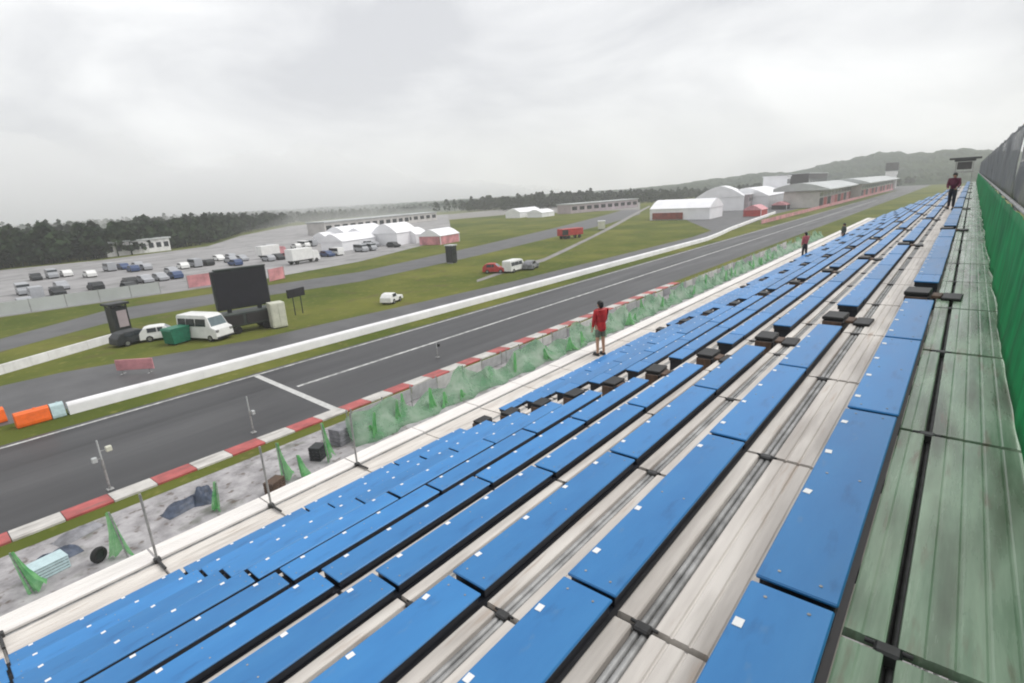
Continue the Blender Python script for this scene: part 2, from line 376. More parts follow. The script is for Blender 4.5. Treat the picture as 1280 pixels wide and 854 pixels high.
# benches
def seat_mesh(ln):
    mb = MB(); w = .245
    mb.box(0, ln, 0, w, -.016, 0, M['blue'], .005)
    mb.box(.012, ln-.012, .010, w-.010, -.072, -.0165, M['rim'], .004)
    for bx in (.06, ln*.5, ln-.06):
        for by in (.06, w-.06): mb.tube((bx, by, -.001), (bx, by, .0022), .006, M['steel'], 6)
    me = mb.build('seat_plank'); d = me.data; bpy.data.objects.remove(me); return d
SM_L, SM_S = seat_mesh(L-.035), seat_mesh(.56)
mbs = MB(); mbs.box(-.019, .019, -.014, .014, 0, .0022, M['sticker']); st_ = mbs.build('seat_sticker'); ST = st_.data; bpy.data.objects.remove(st_)
sect_txt = ['before the nearest aisle']+['between the %s and %s aisles' % (ORD[i], ORD[i+1]) for i in range(7)]+['past the eighth aisle']
row_txt = ['in the topmost row']+['in the %s row from the top' % ORD[i] for i in range(1, 9)]+['in the lowest row']
for s in range(9):
    for k in range(10):
        b = thing('bench', 'blue plank bench %s, %s' % (row_txt[k], sect_txt[s]), 'bench', (0 if s == 0 else 8.07+8.75*(s-1), yr(k), zs(k)), 0, 'blue plank benches of the grandstand')
        planks = [(X0-2*L+i*L, SM_L) for i in range(5)] if s == 0 else [(0, SM_S)]+[(.57+i*L, SM_L) for i in range(4)]
        sup = MB(); x1_ = planks[-1][0]+(L if planks[-1][1] is SM_L else .56)-.06; x0_ = planks[0][0]+.06
        cb = [(x0_, -.075), (x1_, -.075)]; xx = x1_
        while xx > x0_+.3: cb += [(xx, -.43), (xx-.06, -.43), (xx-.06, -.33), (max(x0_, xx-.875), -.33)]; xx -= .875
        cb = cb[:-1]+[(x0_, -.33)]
        sup.extrude(cb, .012, .225, M['rim'])  # support filled out solid and black to paint the shade below the seat
        for i, (px_, me) in enumerate(planks):
            o = bpy.data.objects.new('seat_plank', me); col.objects.link(o); o.parent = b
            o.location = (px_+.0175+rj(.006), rj(.006), rj(.004)); o.rotation_euler = (rj(.006), 0, rj(.0012))
            if s < 3 and me is SM_L:
                for q in range(4):
                    if random.random() < .12: continue
                    t = bpy.data.objects.new('seat_sticker', ST); col.objects.link(t); t.parent = o
                    t.location = (.2+q*.4375+rj(.02), .245-.026+rj(.003), .0005); t.rotation_euler = (0, 0, rj(.15))
        sup.build('bench_support_shade', b)
# steps in the aisles
def step_parts(root):
    mb = MB(); mb.box(-.16, .20, .03, .26, -.03, .012, M['black'], .008); mb.build('tread_plate', root)
    mb = MB(); mb.box(-.18, .20, .02, .25, -.40, -.034, M['dark'], .01); mb.build('step_box', root)
    mb = MB(); mb.box(-.22, .12, -.25, -.08, -.052, -.020, M['black'], .008); mb.build('lower_plate', root)
    mb = MB(); mb.box(-.14, .08, -.078, .012, -.05, -.018, M['brown'], .006); mb.build('wood_edge', root)
    mb = MB(); mb.box(-.205, -.185, .04, .24, -.35, -.04, M['brown'], .004); mb.build('side_panel', root)
proto = thing('aisle_step', '', 'step'); step_parts(proto); first = True
for a in range(8):
    for k in range(10):
        o = proto if first else copy_tree(proto); first = False
        o.location = (7.49+8.75*a+rj(.05), yr(k)+.02, zs(k)-.02); o.rotation_euler = (0, 0, rj(.08))
        tag(o, 'black and brown step block crossing the %s bench row in the %s aisle' % (ORD[k], ORD[a]), 'step', 'step blocks in the aisles')

# green net along the walkway and grey mesh above it
def cloth(mb, xs, prof, amp, m, thick=.004):
    """sheet running along x; prof = [(y, z), ...] from bottom to top, folds of the given amplitude"""
    n = len(prof); vs = []
    ph = random.uniform(0, 9)
    for x in xs:
        for j, (y, z) in enumerate(prof):
            t = j/(n-1)
            w = amp*(1-.7*t)*(.8*math.sin(x*2.3+ph+2.5*math.sin(x*.7))+.5*math.sin(x*6.1+2*t+2*math.sin(x*1.3))*(.3+t)+.5*math.sin(x*14+3*t+3*math.sin(x*.8))*(.2+t))
            sag = -.025*math.sin((x-XS)/L*math.pi)**2*(t > .9)
            vs.append((x, y+w, z+sag))
    fs = [(i*n+j, (i+1)*n+j, (i+1)*n+j+1, i*n+j+1) for i in range(len(xs)-1) for j in range(n-1)]
    mb.add(vs, fs, m, smooth=True)
scr = thing('net_screen', 'long green net screen tied along the back edge of the walkway', 'net', (0, 0, 0))
zw = zt(-1); YN = -.385
mb = MB(); xs = [XS+i*.07 for i in range(int(20/.07))]; xs += [xs[-1]+.25*i for i in range(1, int((XE-xs[-1])/.25))]
cloth(mb, xs, [(YN+.03, zw+.012), (YN+.025, zw+.1), (YN+.02, zw+.25), (YN+.01, zw+.42), (YN+.005, zw+.62), (YN, zw+.8), (YN, zw+.93)], .016, M['net'])
o = mb.build('green_net', scr); sd = o.modifiers.new('thickness', 'SOLIDIFY'); sd.thickness = .004
mb = MB()
for zz in (.52, .94): mb.tube((XS, YN-.03, zw+zz), (XE, YN-.03, zw+zz), .022, M['steel'], 7)
mb.build('rail', scr)
fen = thing('mesh_fence', 'grey windbreak mesh fence on posts standing above the green net', 'fence', (0, 0, 0))
XF = X0+5*L
mb = MB()
def panel(x0, x1, z0, z1, m):
    n = max(1, int((x1-x0)/.35)); vs = []; h = 6
    for i in range(n+1):
        x = x0+(x1-x0)*i/n
        for j in range(h+1): vs.append((x, YN-.075+.012*math.sin(x*2.3+j)+.006*math.sin(x*6), z0+(z1-z0)*j/h-(.03*math.sin(math.pi*i/n*n/5)**2 if j == h else 0)))
    mb.add(vs, [(i*(h+1)+j, (i+1)*(h+1)+j, (i+1)*(h+1)+j+1, i*(h+1)+j+1) for i in range(n) for j in range(h)], m, smooth=True)
panel(XF, XE, zw+.86, CAMZ+.60, M['greymesh']); panel(XS, XF-.05, zw+.86, CAMZ+.07, M['greymesh'])
o = mb.build('windbreak_mesh', fen); sd = o.modifiers.new('thickness', 'SOLIDIFY'); sd.thickness = .002
x = XF
while x < XE:
    p = MB(); p.tube((0, 0, -.2), (0, 0, CAMZ+.64-zw), .026, M['steel'], 7); p.build('fence_post', fen, (x, YN-.12, zw)); x += 3*L
for x in (X0-L, X0+2*L):
    p = MB(); p.tube((0, 0, -.2), (0, 0, 1.46), .026, M['steel'], 7); p.build('fence_post', fen, (x, YN-.12, zw))
mb = MB(); mb.tube((XF, YN-.11, CAMZ+.59), (XE, YN-.11, CAMZ+.59), .018, M['steel'], 6); mb.tube((XS, YN-.11, CAMZ+.06), (XF, YN-.11, CAMZ+.06), .018, M['steel'], 6); mb.build('top_rail', fen)

# ------------------------------------------------------------------ people
def skin_mesh(name, pts, edges, root=0, sub=2):
    me = bpy.data.meshes.new(name); me.from_pydata([p[:3] for p in pts], edges, [])
    o = bpy.data.objects.new(name, me); col.objects.link(o)
    sk = o.modifiers.new('skin', 'SKIN')
    if not me.skin_vertices: me.skin_vertices.new()
    for i, p in enumerate(pts):
        me.skin_vertices[0].data[i].radius = (p[3], p[4] if len(p) > 4 else p[3])
        me.skin_vertices[0].data[i].use_root = (i == root)
    o.modifiers.new('sub', 'SUBSURF').levels = sub; o.modifiers['sub'].render_levels = sub
    bpy.context.view_layer.update()
    dg = bpy.context.evaluated_depsgraph_get()
    r = bpy.data.meshes.new_from_object(o.evaluated_get(dg)); r.name = name
    bpy.data.objects.remove(o); bpy.data.meshes.remove(me)
    for p in r.polygons: p.use_smooth = True
    return r
def part(name, me, m, parent):
    me.materials.clear(); me.materials.append(m); o = bpy.data.objects.new(name, me); col.objects.link(o); o.parent = parent; return o
def person(label, loc, rz, H, top, bottom, legs_bare=False, coat=.0, step=.06, armL=0., armR=.9, group=None, bag=None):
    """faces +x in its own frame; built 1.70 m tall and scaled"""
    root = thing('person', label, 'person', loc, rz, group); root.scale = (H/1.7,)*3
    sx = step
    hip, kn, an = .90, .49, .085
    J = {'pel': (0, 0, .93), 'waist': (0, 0, 1.06), 'chest': (.005, 0, 1.27), 'neckb': (-.005, 0, 1.42), 'neck': (.01, 0, 1.47), 'head': (.025, 0, 1.545), 'crown': (.02, 0, 1.635)}
    def leg(s):
        f = sx if s > 0 else -sx
        return [(f*.1, s*.085, hip-.02), (f*.75+.02, s*.095, kn), (f, s*.10, an), (f+.03, s*.102, .03), (f+.16, s*.115, .022)]
    def arm(s, bend):
        sh = Vector((-.005, s*.175, 1.375)); up = Vector((.10*bend, s*.05, -.28)).normalized()*.28
        el = sh+up; fo = Vector((.9*bend, -s*.25*bend+s*.02, -(1-.85*bend))).normalized()*.24; wr = el+fo
        hd = wr+fo.normalized()*.085
        return [tuple(sh), tuple(el), tuple(wr), tuple(hd)]
    P = [(*J['pel'], .13, .10), (*J['waist'], .115, .09), (*J['chest'], .115, .08), (*J['neckb'], .055, .05), (*J['neck'], .048), (*J['head'], .078, .088), (*J['crown'], .066, .072)]
    E = [(0, 1), (1, 2), (2, 3), (3, 4), (4, 5), (5, 6)]
    arms = {}
    for s in (1, -1):
        b = len(P); lg = leg(s)
        for q, r in zip(lg, (.085, .058, .038, .036, .026)): P.append((*q, r))
        E += [(0, b), (b, b+1), (b+1, b+2), (b+2, b+3), (b+3, b+4)]
        b = len(P); am = arm(s, armR if s < 0 else armL); arms[s] = am
        for q, r in zip(am, (.048, .038, .027, .032)): P.append((*q, r))
        E += [(2, b), (b, b+1), (b+1, b+2), (b+2, b+3)]
    body = part('body', skin_mesh('body', P, E), M['skin'], root)
    # fingers, nose, eyes, mouth, ears: joined into the body mesh
    mb = MB(); me = body.data
    mb.v = [tuple(v.co) for v in me.vertices]; mb.f = [list(p.vertices) for p in me.polygons]; mb.m = [0]*len(mb.f); mb.mats = [M['skin']]; mb.smooth = [True]*len(mb.f)
    for s in (1, -1):
        wr, hd = Vector(arms[s][2]), Vector(arms[s][3]); d = (hd-wr).normalized(); side = Vector((1, 0, 0)) if abs(d.x) < .6 else Vector((0, 0, 1))
        side = (side-d*side.dot(d)).normalized(); inn = d.cross(side)*s
        for i, (o_, ln) in enumerate(((-.026, .062), (-.009, .075), (.009, .082), (.026, .074))):
            a = hd+side*o_+d*.015; b = a+d*ln*.5; c = b+(d*.7-inn*.6).normalized()*ln*.5
            mb.tube(a, b, .0095, M['skin'], 6, .0085); mb.tube(b, c, .0085, M['skin'], 6, .006)
        a = wr+d*.03+side*.028; b = a+(d*.6+side*.7).normalized()*.035; c = b+(d*.9+side*.1).normalized()*.03
        mb.tube(a, b, .011, M['skin'], 6, .0095); mb.tube(b, c, .0095, M['skin'], 6, .007)
    mb.ball((.115, 0, 1.545), .018, .014, .022, M['skin'], 8, 5)
    for s in (1, -1):
        mb.ball((.103, s*.032, 1.572), .008, .012, .007, M['hair'], 8, 5); mb.ball((.02, s*.083, 1.55), .022, .010, .032, M['skin'], 8, 5)
    mb.ball((.104, 0, 1.497), .008, .024, .006, M['redcoat'], 8, 5)
    bpy.data.objects.remove(body); mb.build('body', root)
    # hair
    mb = MB(); mb.ball((.010, 0, 1.60), .098, .094, .085, M['hair'], 14, 8); mb.ball((-.035, 0, 1.54), .06, .085, .09, M['hair'], 12, 7); mb.build('hair', root)
    # jacket
    P = [(0, 0, .90-coat, .19+coat*.15, .15+coat*.15), (0, 0, 1.08, .165, .135), (.0, 0, 1.25, .185, .15), (-.004, 0, 1.37, .165, .135), (-.003, 0, 1.435, .095, .085), (.0, 0, 1.462, .068)]
    E = [(0, 1), (1, 2), (2, 3), (3, 4), (4, 5)]
    for s in (1, -1):
        b = len(P); am = arms[s]
        w = Vector(am[2])
        for q, r in zip((am[0], am[1], tuple(w)), (.082, .064, .046)): P.append((*q, r))
        E += [(3, b), (b, b+1), (b+1, b+2)]
    part('jacket', skin_mesh('jacket', P, E, 2), top, root)
    # trousers or shorts
    P = [(0, 0, 1.0, .135, .105), (0, 0, .91, .14, .11)]; E = [(0, 1)]
    for s in (1, -1):
        lg = leg(s); b = len(P)
        end = Vector(lg[1])*.86+Vector(lg[0])*.14 if legs_bare else Vector(lg[2])+Vector((0, 0, .02))
        seq = [(lg[0], .105), (tuple(end), .088)] if legs_bare else [(lg[0], .10), (lg[1], .074), (tuple(end), .056)]
        for q, r in seq: P.append((*q, r))
        E.append((1, b)); E += [(b+i, b+i+1) for i in range(len(seq)-1)]
    part('shorts' if legs_bare else 'trousers', skin_mesh('legwear', P, E, 1), bottom, root)
    for s in (1, -1):
        lg = leg(s); mb = MB(); a = lg[2][0]
        mb.ball((a+.065, s*.108, .048), .135, .05, .05, M['shoes'], 12, 6); mb.box(a-.065, a+.195, s*.108-.045, s*.108+.045, 0, .022, M['shoes'], .008); mb.build('shoe', root)
    if bag:
        mb = MB(); mb.box(-.27, -.12, -.14, .14, 1.02, 1.40, bag, .04); mb.build('rucksack', root)
    return root
zf = zt(9)+.003
p = at(751, 444, zf); person('person in a red jacket and shorts standing on the front deck', p, R(70), 1.76, M['redcoat'], M['shorts'], True, coat=.17, step=.02, armL=.30, armR=.42)
p = at(1005, 323, zf); person('person in faded red top and dark trousers on the front deck', p, R(60), 1.70, M['pinkcoat'], M['trousers'], False, step=.05, armL=.2, armR=.5)
p = at(1171, 275, zt(0)+.003); p = Vector((at(1177, 262, zt(0)).x, .6, zt(0)+.003)); person('person in a maroon top walking along the top rows', p, R(175), 1.62, M['maroon'], M['trousers'], False, step=.16, armL=.8, armR=.7)
p = at(1053, 306, zf); person('person in a grey green jacket on the front deck', p, R(120), 1.62, M['greycoat'], M['trousers'], False, step=.03, armL=.3, armR=.2)

# ------------------------------------------------------------------ lot between stand and track
def drape(mb, h, w, lean, m):
    """net tied at the top of a post and hanging down as uneven open curtains"""
    for side in (1,):
        n = 14; rows = 10; ph = random.uniform(0, 9); vs = []; ww = w*random.uniform(.8, 1.2); ang = random.uniform(-.5, .5)
        for j in range(rows+1):
            q = j/rows
            for i in range(n+1):
                u = i/n; span = .16+ww*(.35*(1-q)+.65*(1-q)**2.2)
                hem = h*(.12*math.sin(u*5+ph)+.16*u*random.uniform(.4, 1))*(1-q)**2
                x = lean*q+(side*u-.25)*span; y = (.05+.10*(1-q))*math.sin(u*13+ph+q*2)*(.4+u)+side*u*span*math.sin(ang)*.6
                vs.append((x*math.cos(ang), y, max(.03, h*q+hem-.05*u*(1-q))))
        mb.add(vs, [(j*(n+1)+i, j*(n+1)+i+1, (j+1)*(n+1)+i+1, (j+1)*(n+1)+i) for j in range(rows) for i in range(n)], m, smooth=True)
def net_post(p, h, w, label, lean=0.):
    t = thing('net_post', label, 'net', p, random.uniform(0, 6), 'green nets bunched on posts below the stand')
    mb = MB(); mb.tube((0, 0, 0), (lean, 0, h), .03, M['steel'], 7); mb.build('post', t)
    drape(mb := MB(), h, w, lean, M['netfar'])
    mb.build('bunched_net', t); return t
cones = [((42, 742), 1.5, .9, 'green net bunched on the nearest post, at the left picture edge'), ((160, 697), 1.75, 1.1, 'tall bright green net on the post beside the dark tyre'),
         ((274, 640), 1.3, .7, 'narrow dark green net on a post past the blue tarpaulins'), ((357, 602), 1.75, 1.0, 'wide green net on the post just past the second trackside pole'), ((378, 598), 1.0, 1.3, 'squat spread green net touching the wide one'),
         ((412, 578), 1.9, .7, 'tall thin green net beside the grey crates'), ((470, 548), 1.3, .7, 'short green net on a post opposite the start line'), ((497, 532), 1.3, 1.1, 'green net on a post just before the low netting begins')]
for q, h, w, lb in cones: net_post(at(*q), h*1.15, w*.62, lb, rj(.3))
ln = thing('low_netting', 'long faded green netting strung low along the foot of the stand', 'net', (0, 0, 0))
mb = MB(); n = 6; vs = []; xs = [14+.5*i for i in range(240)]
for x in xs:
    for j in range(n+1):
        q = j/n; hh = 1.25+.45*math.sin(x*.9)+.3*math.sin(x*2.3)
        vs.append((x, 23.9-.9*(1-q)**2+.18*math.sin(x*1.9+q*2)+.1*math.sin(x*4.1), .02+hh*q))
mb.add(vs, [(i*(n+1)+j, (i+1)*(n+1)+j, (i+1)*(n+1)+j+1, i*(n+1)+j+1) for i in range(len(xs)-1) for j in range(n)], M['netpale'], smooth=True); o = mb.build('netting', ln)
sd = o.modifiers.new('thickness', 'SOLIDIFY'); sd.thickness = .006
for i in range(27):
    mb = MB(); mb.tube((0, 0, 0), (0, 0, 1.9), .03, M['steel'], 6); mb.build('netting_post', ln, (14.2+i*4.4, 24.05, 0))
for i in range(44):       # bunched folds tied to the netting
    mb = MB(); drape(mb, random.uniform(.7, 1.7), random.uniform(.6, 1.5), rj(.3), random.choice([M['netfar'], M['netfar'], M['netpale']]))
    o = mb.build('netting_fold', ln, (15+i*1.9+rj(.9), 23.5+rj(.5), 0)); o.rotation_euler = (0, 0, rj(.6))
t = thing('hoarding', 'pale grey panel hoarding along the gravel strip beside the kerb', 'fence', (15.5, 25.7, 0))
for i in range(45):
    if i < 44:
        mb = MB(); mb.box(-1.05, 1.05, -.02, .02, .15, .95+rj(.08), M['hoard_'+random.choice('abc')], .008); mb.build('panel', t, (i*2.2+1.1, rj(.03), 0))
    mb = MB(); mb.box(-.03, .03, -.05, .05, 0, 1.1, M['steel'], .008); mb.build('upright', t, (i*2.2, .06, 0))
def heap(name, label, cat, p, w, d, h, m, rz=0.):
    """crumpled tarpaulin heap"""
    n = 12; vs = []; fs = []; seed = random.random()*9
    for i in range(n+1):
        for j in range(n+1):
            u, v = i/n*2-1, j/n*2-1; e = max(0, 1-(abs(u)**2.6+abs(v)**2.6)*.5-.5*max(abs(u), abs(v))**4)
            z = h*.8*(e**.8)*(1+.28*math.sin(3.1*u+seed)*math.cos(2.7*v+2*seed)+.2*math.sin(7*u+5*v+seed))
            vs.append((u*w/2, v*d/2, .01+max(0, z)))
    for i in range(n):
        for j in range(n): fs.append((i*(n+1)+j, (i+1)*(n+1)+j, (i+1)*(n+1)+j+1, i*(n+1)+j+1))
    fs.append([i*(n+1) for i in range(n+1)]+[n*(n+1)+j for j in range(1, n+1)]+[i*(n+1)+n for i in range(n-1, -1, -1)]+[j for j in range(n-1, 0, -1)])
    mb = MB(); mb.add(vs, fs[:-1], m, smooth=True); mb.f.append(fs[-1]); mb.m.append(0); mb.smooth.append(False); o = mb.build(name, None, p); o.rotation_euler = (0, 0, rz); return tag(o, label, cat)
heap('tarpaulin', 'dark tarpaulin heap beside the nearest green net', 'tarpaulin', at(70, 700), 1.6, .7, .40, M['navy'], .1)
heap('tarpaulin', 'grey tarpaulin heap lying just before the dark tyre', 'tarpaulin', at(98, 668), 1.6, .8, .25, M['greytarp'], .3)
heap('tarpaulin', 'dark blue tarpaulin heap between guard posts, short of the narrow green net', 'tarpaulin', at(232, 634), 1.8, .8, .45, M['navy'], .2)
heap('tarpaulin', 'small dark tarpaulin heap touching the narrow green net', 'tarpaulin', at(256, 626), .9, .7, .8, M['navy'], 1.)
heap('tarpaulin', 'grey blue tarpaulin heap beyond the crates, opposite the start line', 'tarpaulin', at(452, 528), 1.8, .9, .4, M['greytarp'], .1)
# tyre lying upright
t = thing('tyre', 'single dark tyre leaning on the gravel near the green net', 'tyre', at(126, 702)+Vector((0, 0, .30)), .5)
mb = MB(); n, mseg = 20, 8; vs = []
for i in range(n):
    a = 2*math.pi*i/n
    for j in range(mseg):
        b = 2*math.pi*j/mseg; rr = .22+.085*math.cos(b); vs.append((rr*math.cos(a), .11*math.sin(b), rr*math.sin(a)))
mb.add(vs, [(i*mseg+j, i*mseg+(j+1) % mseg, ((i+1) % n)*mseg+(j+1) % mseg, ((i+1) % n)*mseg+j) for i in range(n) for j in range(mseg)], M['tyre'], smooth=True)
mb.tube((0, -.05, 0), (0, .05, 0), .15, M['darkbox'], 14); mb.build('tread', t)
def crate(p, w, d, h, m, label, rz=0.):
    t = thing('crate', label, 'crate', p, rz)
    mb = MB()
    for i in range(4):
        z = .03+i*(h-.03)/4
        for (a, b, c, e) in ((-w/2, w/2, -d/2, -d/2+.02), (-w/2, w/2, d/2-.02, d/2), (-w/2, -w/2+.02, -d/2+.02, d/2-.02), (w/2-.02, w/2, -d/2+.02, d/2-.02)): mb.box(a, b, c, e, z, z+(h-.03)/4-.03, m)
    mb.build('slats', t)
    mb = MB(); mb.box(-w/2-.01, w/2+.01, -d/2-.01, d/2+.01, h-.01, h+.03, m, .01); mb.build('lid', t)
    mb = MB()
    for sx in (-1, 1):
        for sy in (-1, 1): mb.box(sx*(w/2-.05)-.02, sx*(w/2-.05)+.02, sy*(d/2-.05)-.02, sy*(d/2-.05)+.02, 0, h-.01, M['darkbox'])
    mb.build('corner_posts', t)
crate(at(430, 552), 1.2, .8, .9, M['greytarp'], 'larger grey slatted crate beside the tall thin green net', .2)
crate(at(399, 573), .7, .6, .7, M['darkbox'], 'small dark slatted crate beside the tall thin green net', .5)
crate(at(345, 615), .8, .5, .6, M['brown'], 'brown slatted crate in front of the wide green net', .4)
crate(at(62, 716), 1.1, .7, .5, M['paleblue'], 'pale slatted crate near the dark tarpaulin heap by the first net', .15)
# trackside poles
def track_pole(p, h, label, arms):
    t = thing('trackside_pole', label, 'pole', p, 0)
    mb = MB(); mb.tube((0, 0, 0), (0, 0, h*.62), .05, M['steel'], 8); mb.tube((0, 0, h*.62), (0, 0, h), .035, M['roof'], 8); mb.build('pole', t)
    mb = MB(); mb.box(-.14, .14, -.14, .14, 0, .06, M['steel'], .01); mb.build('foot_plate', t)
    for dx, z, m in arms:
        mb = MB(); mb.tube((0, 0, z), (dx*.7, 0, z), .018, M['steel'], 6); mb.box(min(dx*.7, dx)-.06, max(dx*.7, dx)+.06, -.10, .10, z-.13, z+.13, m, .03); mb.build('lamp_head', t)
track_pole(at(138, 612), 2.55, 'grey trackside pole with two lamp heads near the left of the kerb', [(-.32, 1.65, M['roof']), (.42, 2.0, M['cream'])])
track_pole(at(317, 541), 2.25, 'thin grey trackside pole between first pole and start line', [(.22, 1.2, M['roof'])])
track_pole(at(547, 447), 1.25, 'short dark trackside pole just past the start line', [(.25, 1.0, M['darkbox'])])

# ------------------------------------------------------------------ barriers and walls
mb = MB(); pts = [(5.9, 44.1), (60, 44.1), (122, 44.6), (134, 46.0), (150, 48.5), (190, 53), (225, 56.5)]
prof = [(-.34, 0), (.34, 0), (.31, .3), (.27, .62), (.20, .74), (.09, .80), (-.09, .80), (-.20, .74), (-.27, .62), (-.31, .3)]
for (a, b) in zip(pts[:-1], pts[1:]):
    d = Vector((b[0]-a[0], b[1]-a[1], 0)); ang = math.atan2(d.y, d.x); xf = Matrix.Translation((a[0], a[1], .004)) @ Matrix.Rotation(ang, 4, 'Z')
    nb = max(1, int(d.length/4)); sl = d.length/nb
    for i in range(nb): mb.extrude(prof, i*sl, (i+1)*sl-.004, M['barrier'], xf=xf, axis='x')
t = thing('barrier_wall', 'long white concrete barrier along the far edge of the track', 'barrier', (0, 0, 0)); mb.build('wall_blocks', t)
def water_block(p, rz, label, m, w=1.55):
    t = thing('barrier_block', label, 'barrier', p, rz)
    mb = MB(); mb.extrude([(-.36, 0), (.36, 0), (.37, .22), (.31, .52), (.25, .82), (.14, .96), (-.14, .96), (-.25, .82), (-.31, .52), (-.37, .22)], -w/2, w/2, m, axis='x')
    o = mb.build('shell', t); bv = o.modifiers.new('bevel', 'BEVEL'); bv.width = .08; bv.segments = 3; bv.limit_method = 'ANGLE'; bv.angle_limit = R(40)
    mb = MB(); mb.tube((w*.1, 0, .955), (w*.1, 0, 1.0), .07, m, 10); mb.build('filler_cap', t)
water_block(Vector((4.12, 44.1, .004)), .03, 'orange plastic barrier block at the end of the white barrier', M['orange'], 1.7)
water_block(Vector((5.38, 44.1, .004)), .0, 'pale blue barrier block between orange block and white barrier', M['paleblue'], .7)
water_block(Vector((2.0, 46.4, .012)), .08, 'orange plastic barrier block standing alone at the left edge', M['orange'], 2.2)
mb = MB(); a, b = at(-60, 486), at(152, 424)
d = b-a; xf = Matrix.Translation(a+Vector((0, 0, .004))) @ Matrix.Rotation(math.atan2(d.y, d.x), 4, 'Z'); nb = int(d.length/3)
for i in range(nb): mb.extrude([(-.2, 0), (.2, 0), (.14, .8), (-.14, .8)], i*d.length/nb, (i+1)*d.length/nb-.02, M['concrete'], xf=xf, axis='x')
tag(mb.build('low_wall'), 'low pale concrete wall ending beside the dark camera hut', 'wall')

# ------------------------------------------------------------------ vehicles
def vehicle(name, label, cat, p, rz, ln, wd, ht, kind, m, group=None, scr_m=None, simple=False):
    """faces +x; the origin lies on the ground under the middle"""
    t = thing(name, label, cat, p, rz, group)
    a = ln/2
    if kind == 'van':
        lower = [(-a, .28), (a, .28), (a+.02, .55), (a-.05, ht*.48), (a-.55, ht*.55), (a-1.05, ht*.93), (a-1.4, ht), (-a+.12, ht), (-a, ht*.93)]
        ws = (a-.55, ht*.55, a-1.05, ht*.93); wins = [(-a+.25, -a+1.25), (-a+1.35, -a+2.5), (-a+2.6, a-1.25)]; z0, z1 = ht*.58, ht*.86
    else:
        lower = [(-a, .25), (a, .25), (a, .55), (a-.1, ht*.55), (a-1.15, ht*.62), (a-1.85, ht*.97), (a-2.2, ht), (-a+.9, ht), (-a+.45, ht*.93), (-a+.05, ht*.64)]
        ws = (a-1.15, ht*.62, a-1.85, ht*.97); wins = [(-a+.75, -a+1.55), (-a+1.65, a-2.0)]; z0, z1 = ht*.65, ht*.92
    mb = MB(); w = wd/2
    n = len(lower)                       # body narrows towards the roof
    def yy(z): return w*(1-.16*max(0, (z/ht-.5))/.5)
    vs = [(x_, -yy(z_), z_) for x_, z_ in lower]+[(x_, yy(z_), z_) for x_, z_ in lower]
    mb.add(vs, [(i, (i+1) % n, n+(i+1) % n, n+i) for i in range(n)]+[tuple(range(n))[::-1], tuple(range(n, 2*n))], m)
    o = mb.build('body', t); bv = o.modifiers.new('bevel', 'BEVEL'); bv.width = .07; bv.segments = 2; bv.limit_method = 'ANGLE'; bv.angle_limit = R(25)
    # windscreen
    nx, nz = ws[3]-ws[1], ws[0]-ws[2]; l_ = math.hypot(nx, nz); ox, oz = nx/l_*.015, nz/l_*.015
    mb = MB(); e = .08
    q = [(ws[0]+(ws[2]-ws[0])*k, ws[1]+(ws[3]-ws[1])*k) for k in (e, 1-e)]
    vs = []
    for dd in (.9, -3):
        for (x_, z_) in q:
            for sgn in (-1, 1): vs.append((x_+ox*dd, sgn*(yy(z_)-.1), z_+oz*dd))
    mb.add(vs, [(0, 1, 3, 2), (4, 6, 7, 5), (0, 4, 5, 1), (2, 3, 7, 6), (0, 2, 6, 4), (1, 5, 7, 3)], scr_m or M['windscreen']); mb.build('windscreen', t)
    for sgn in (-1, 1):
        for x0_, x1_ in wins:
            mb = MB(); vs = []
            for off in (.012, -.02):
                for z_ in (z0, z1):
                    for x_ in (x0_, x1_): vs.append((x_, sgn*(yy(z_)+off), z_))
            mb.add(vs, [(0, 1, 3, 2), (4, 6, 7, 5), (0, 4, 5, 1), (2, 3, 7, 6), (0, 2, 6, 4), (1, 5, 7, 3)], M['glass']); mb.build('window', t)
        mb = MB(); mb.box(a-.10, a+.035, sgn*(w-.22)-.17, sgn*(w-.22)+.17, ht*.36, ht*.46, M['rimmetal'], .03); mb.build('headlight', t)
        for xw in (-a+.85, a-.9):
            mb = MB(); mb.tube((xw, sgn*(w-.20), .32), (xw, sgn*(w+.02), .32), .32, M['tyre'], 16); o = mb.build('wheel', t)
            mb = MB(); mb.tube((xw, sgn*(w-.02), .32), (xw, sgn*(w+.03), .32), .19, M['rimmetal'], 12); mb.build('rim', o)
    mb = MB(); mb.box(a-.08, a+.06, -w+.06, w-.06, .26, .46, M['darkbox'], .03); mb.build('bumper', t)
    return t
vehicle('van', 'white van with grey windscreen parked beside the big dark screen', 'van', at(259, 423), R(-70), 5.2, 2.1, 2.6, 'van', M['white'])
vehicle('parked_car', 'white car half hidden behind the green bin', 'car', at(206, 423), R(-20), 4.1, 1.7, 1.5, 'car', M['white'])
vehicle('van', 'white van beside the red car on the infield grass', 'van', at(643, 339), R(8), 4.9, 1.9, 2.0, 'van', M['white'])
vehicle('parked_car', 'red car beside a white van on the infield grass', 'car', at(619, 341), R(-60), 4.0, 1.75, 1.6, 'car', M['red'])
vehicle('parked_car', 'grey car on the pale path past the white van', 'car', at(664, 336), R(20), 4.2, 1.7, 1.5, 'car', M['greytarp'])
vehicle('parked_car', 'small white car alone on the grass behind the barrier', 'car', at(490, 378), R(25), 3.4, 1.6, 1.35, 'car', M['white'])
vehicle('parked_car', 'dark grey car in front of the low wall end', 'car', at(172, 428), R(12), 4.3, 1.75, 1.45, 'car', M['darkbox'])
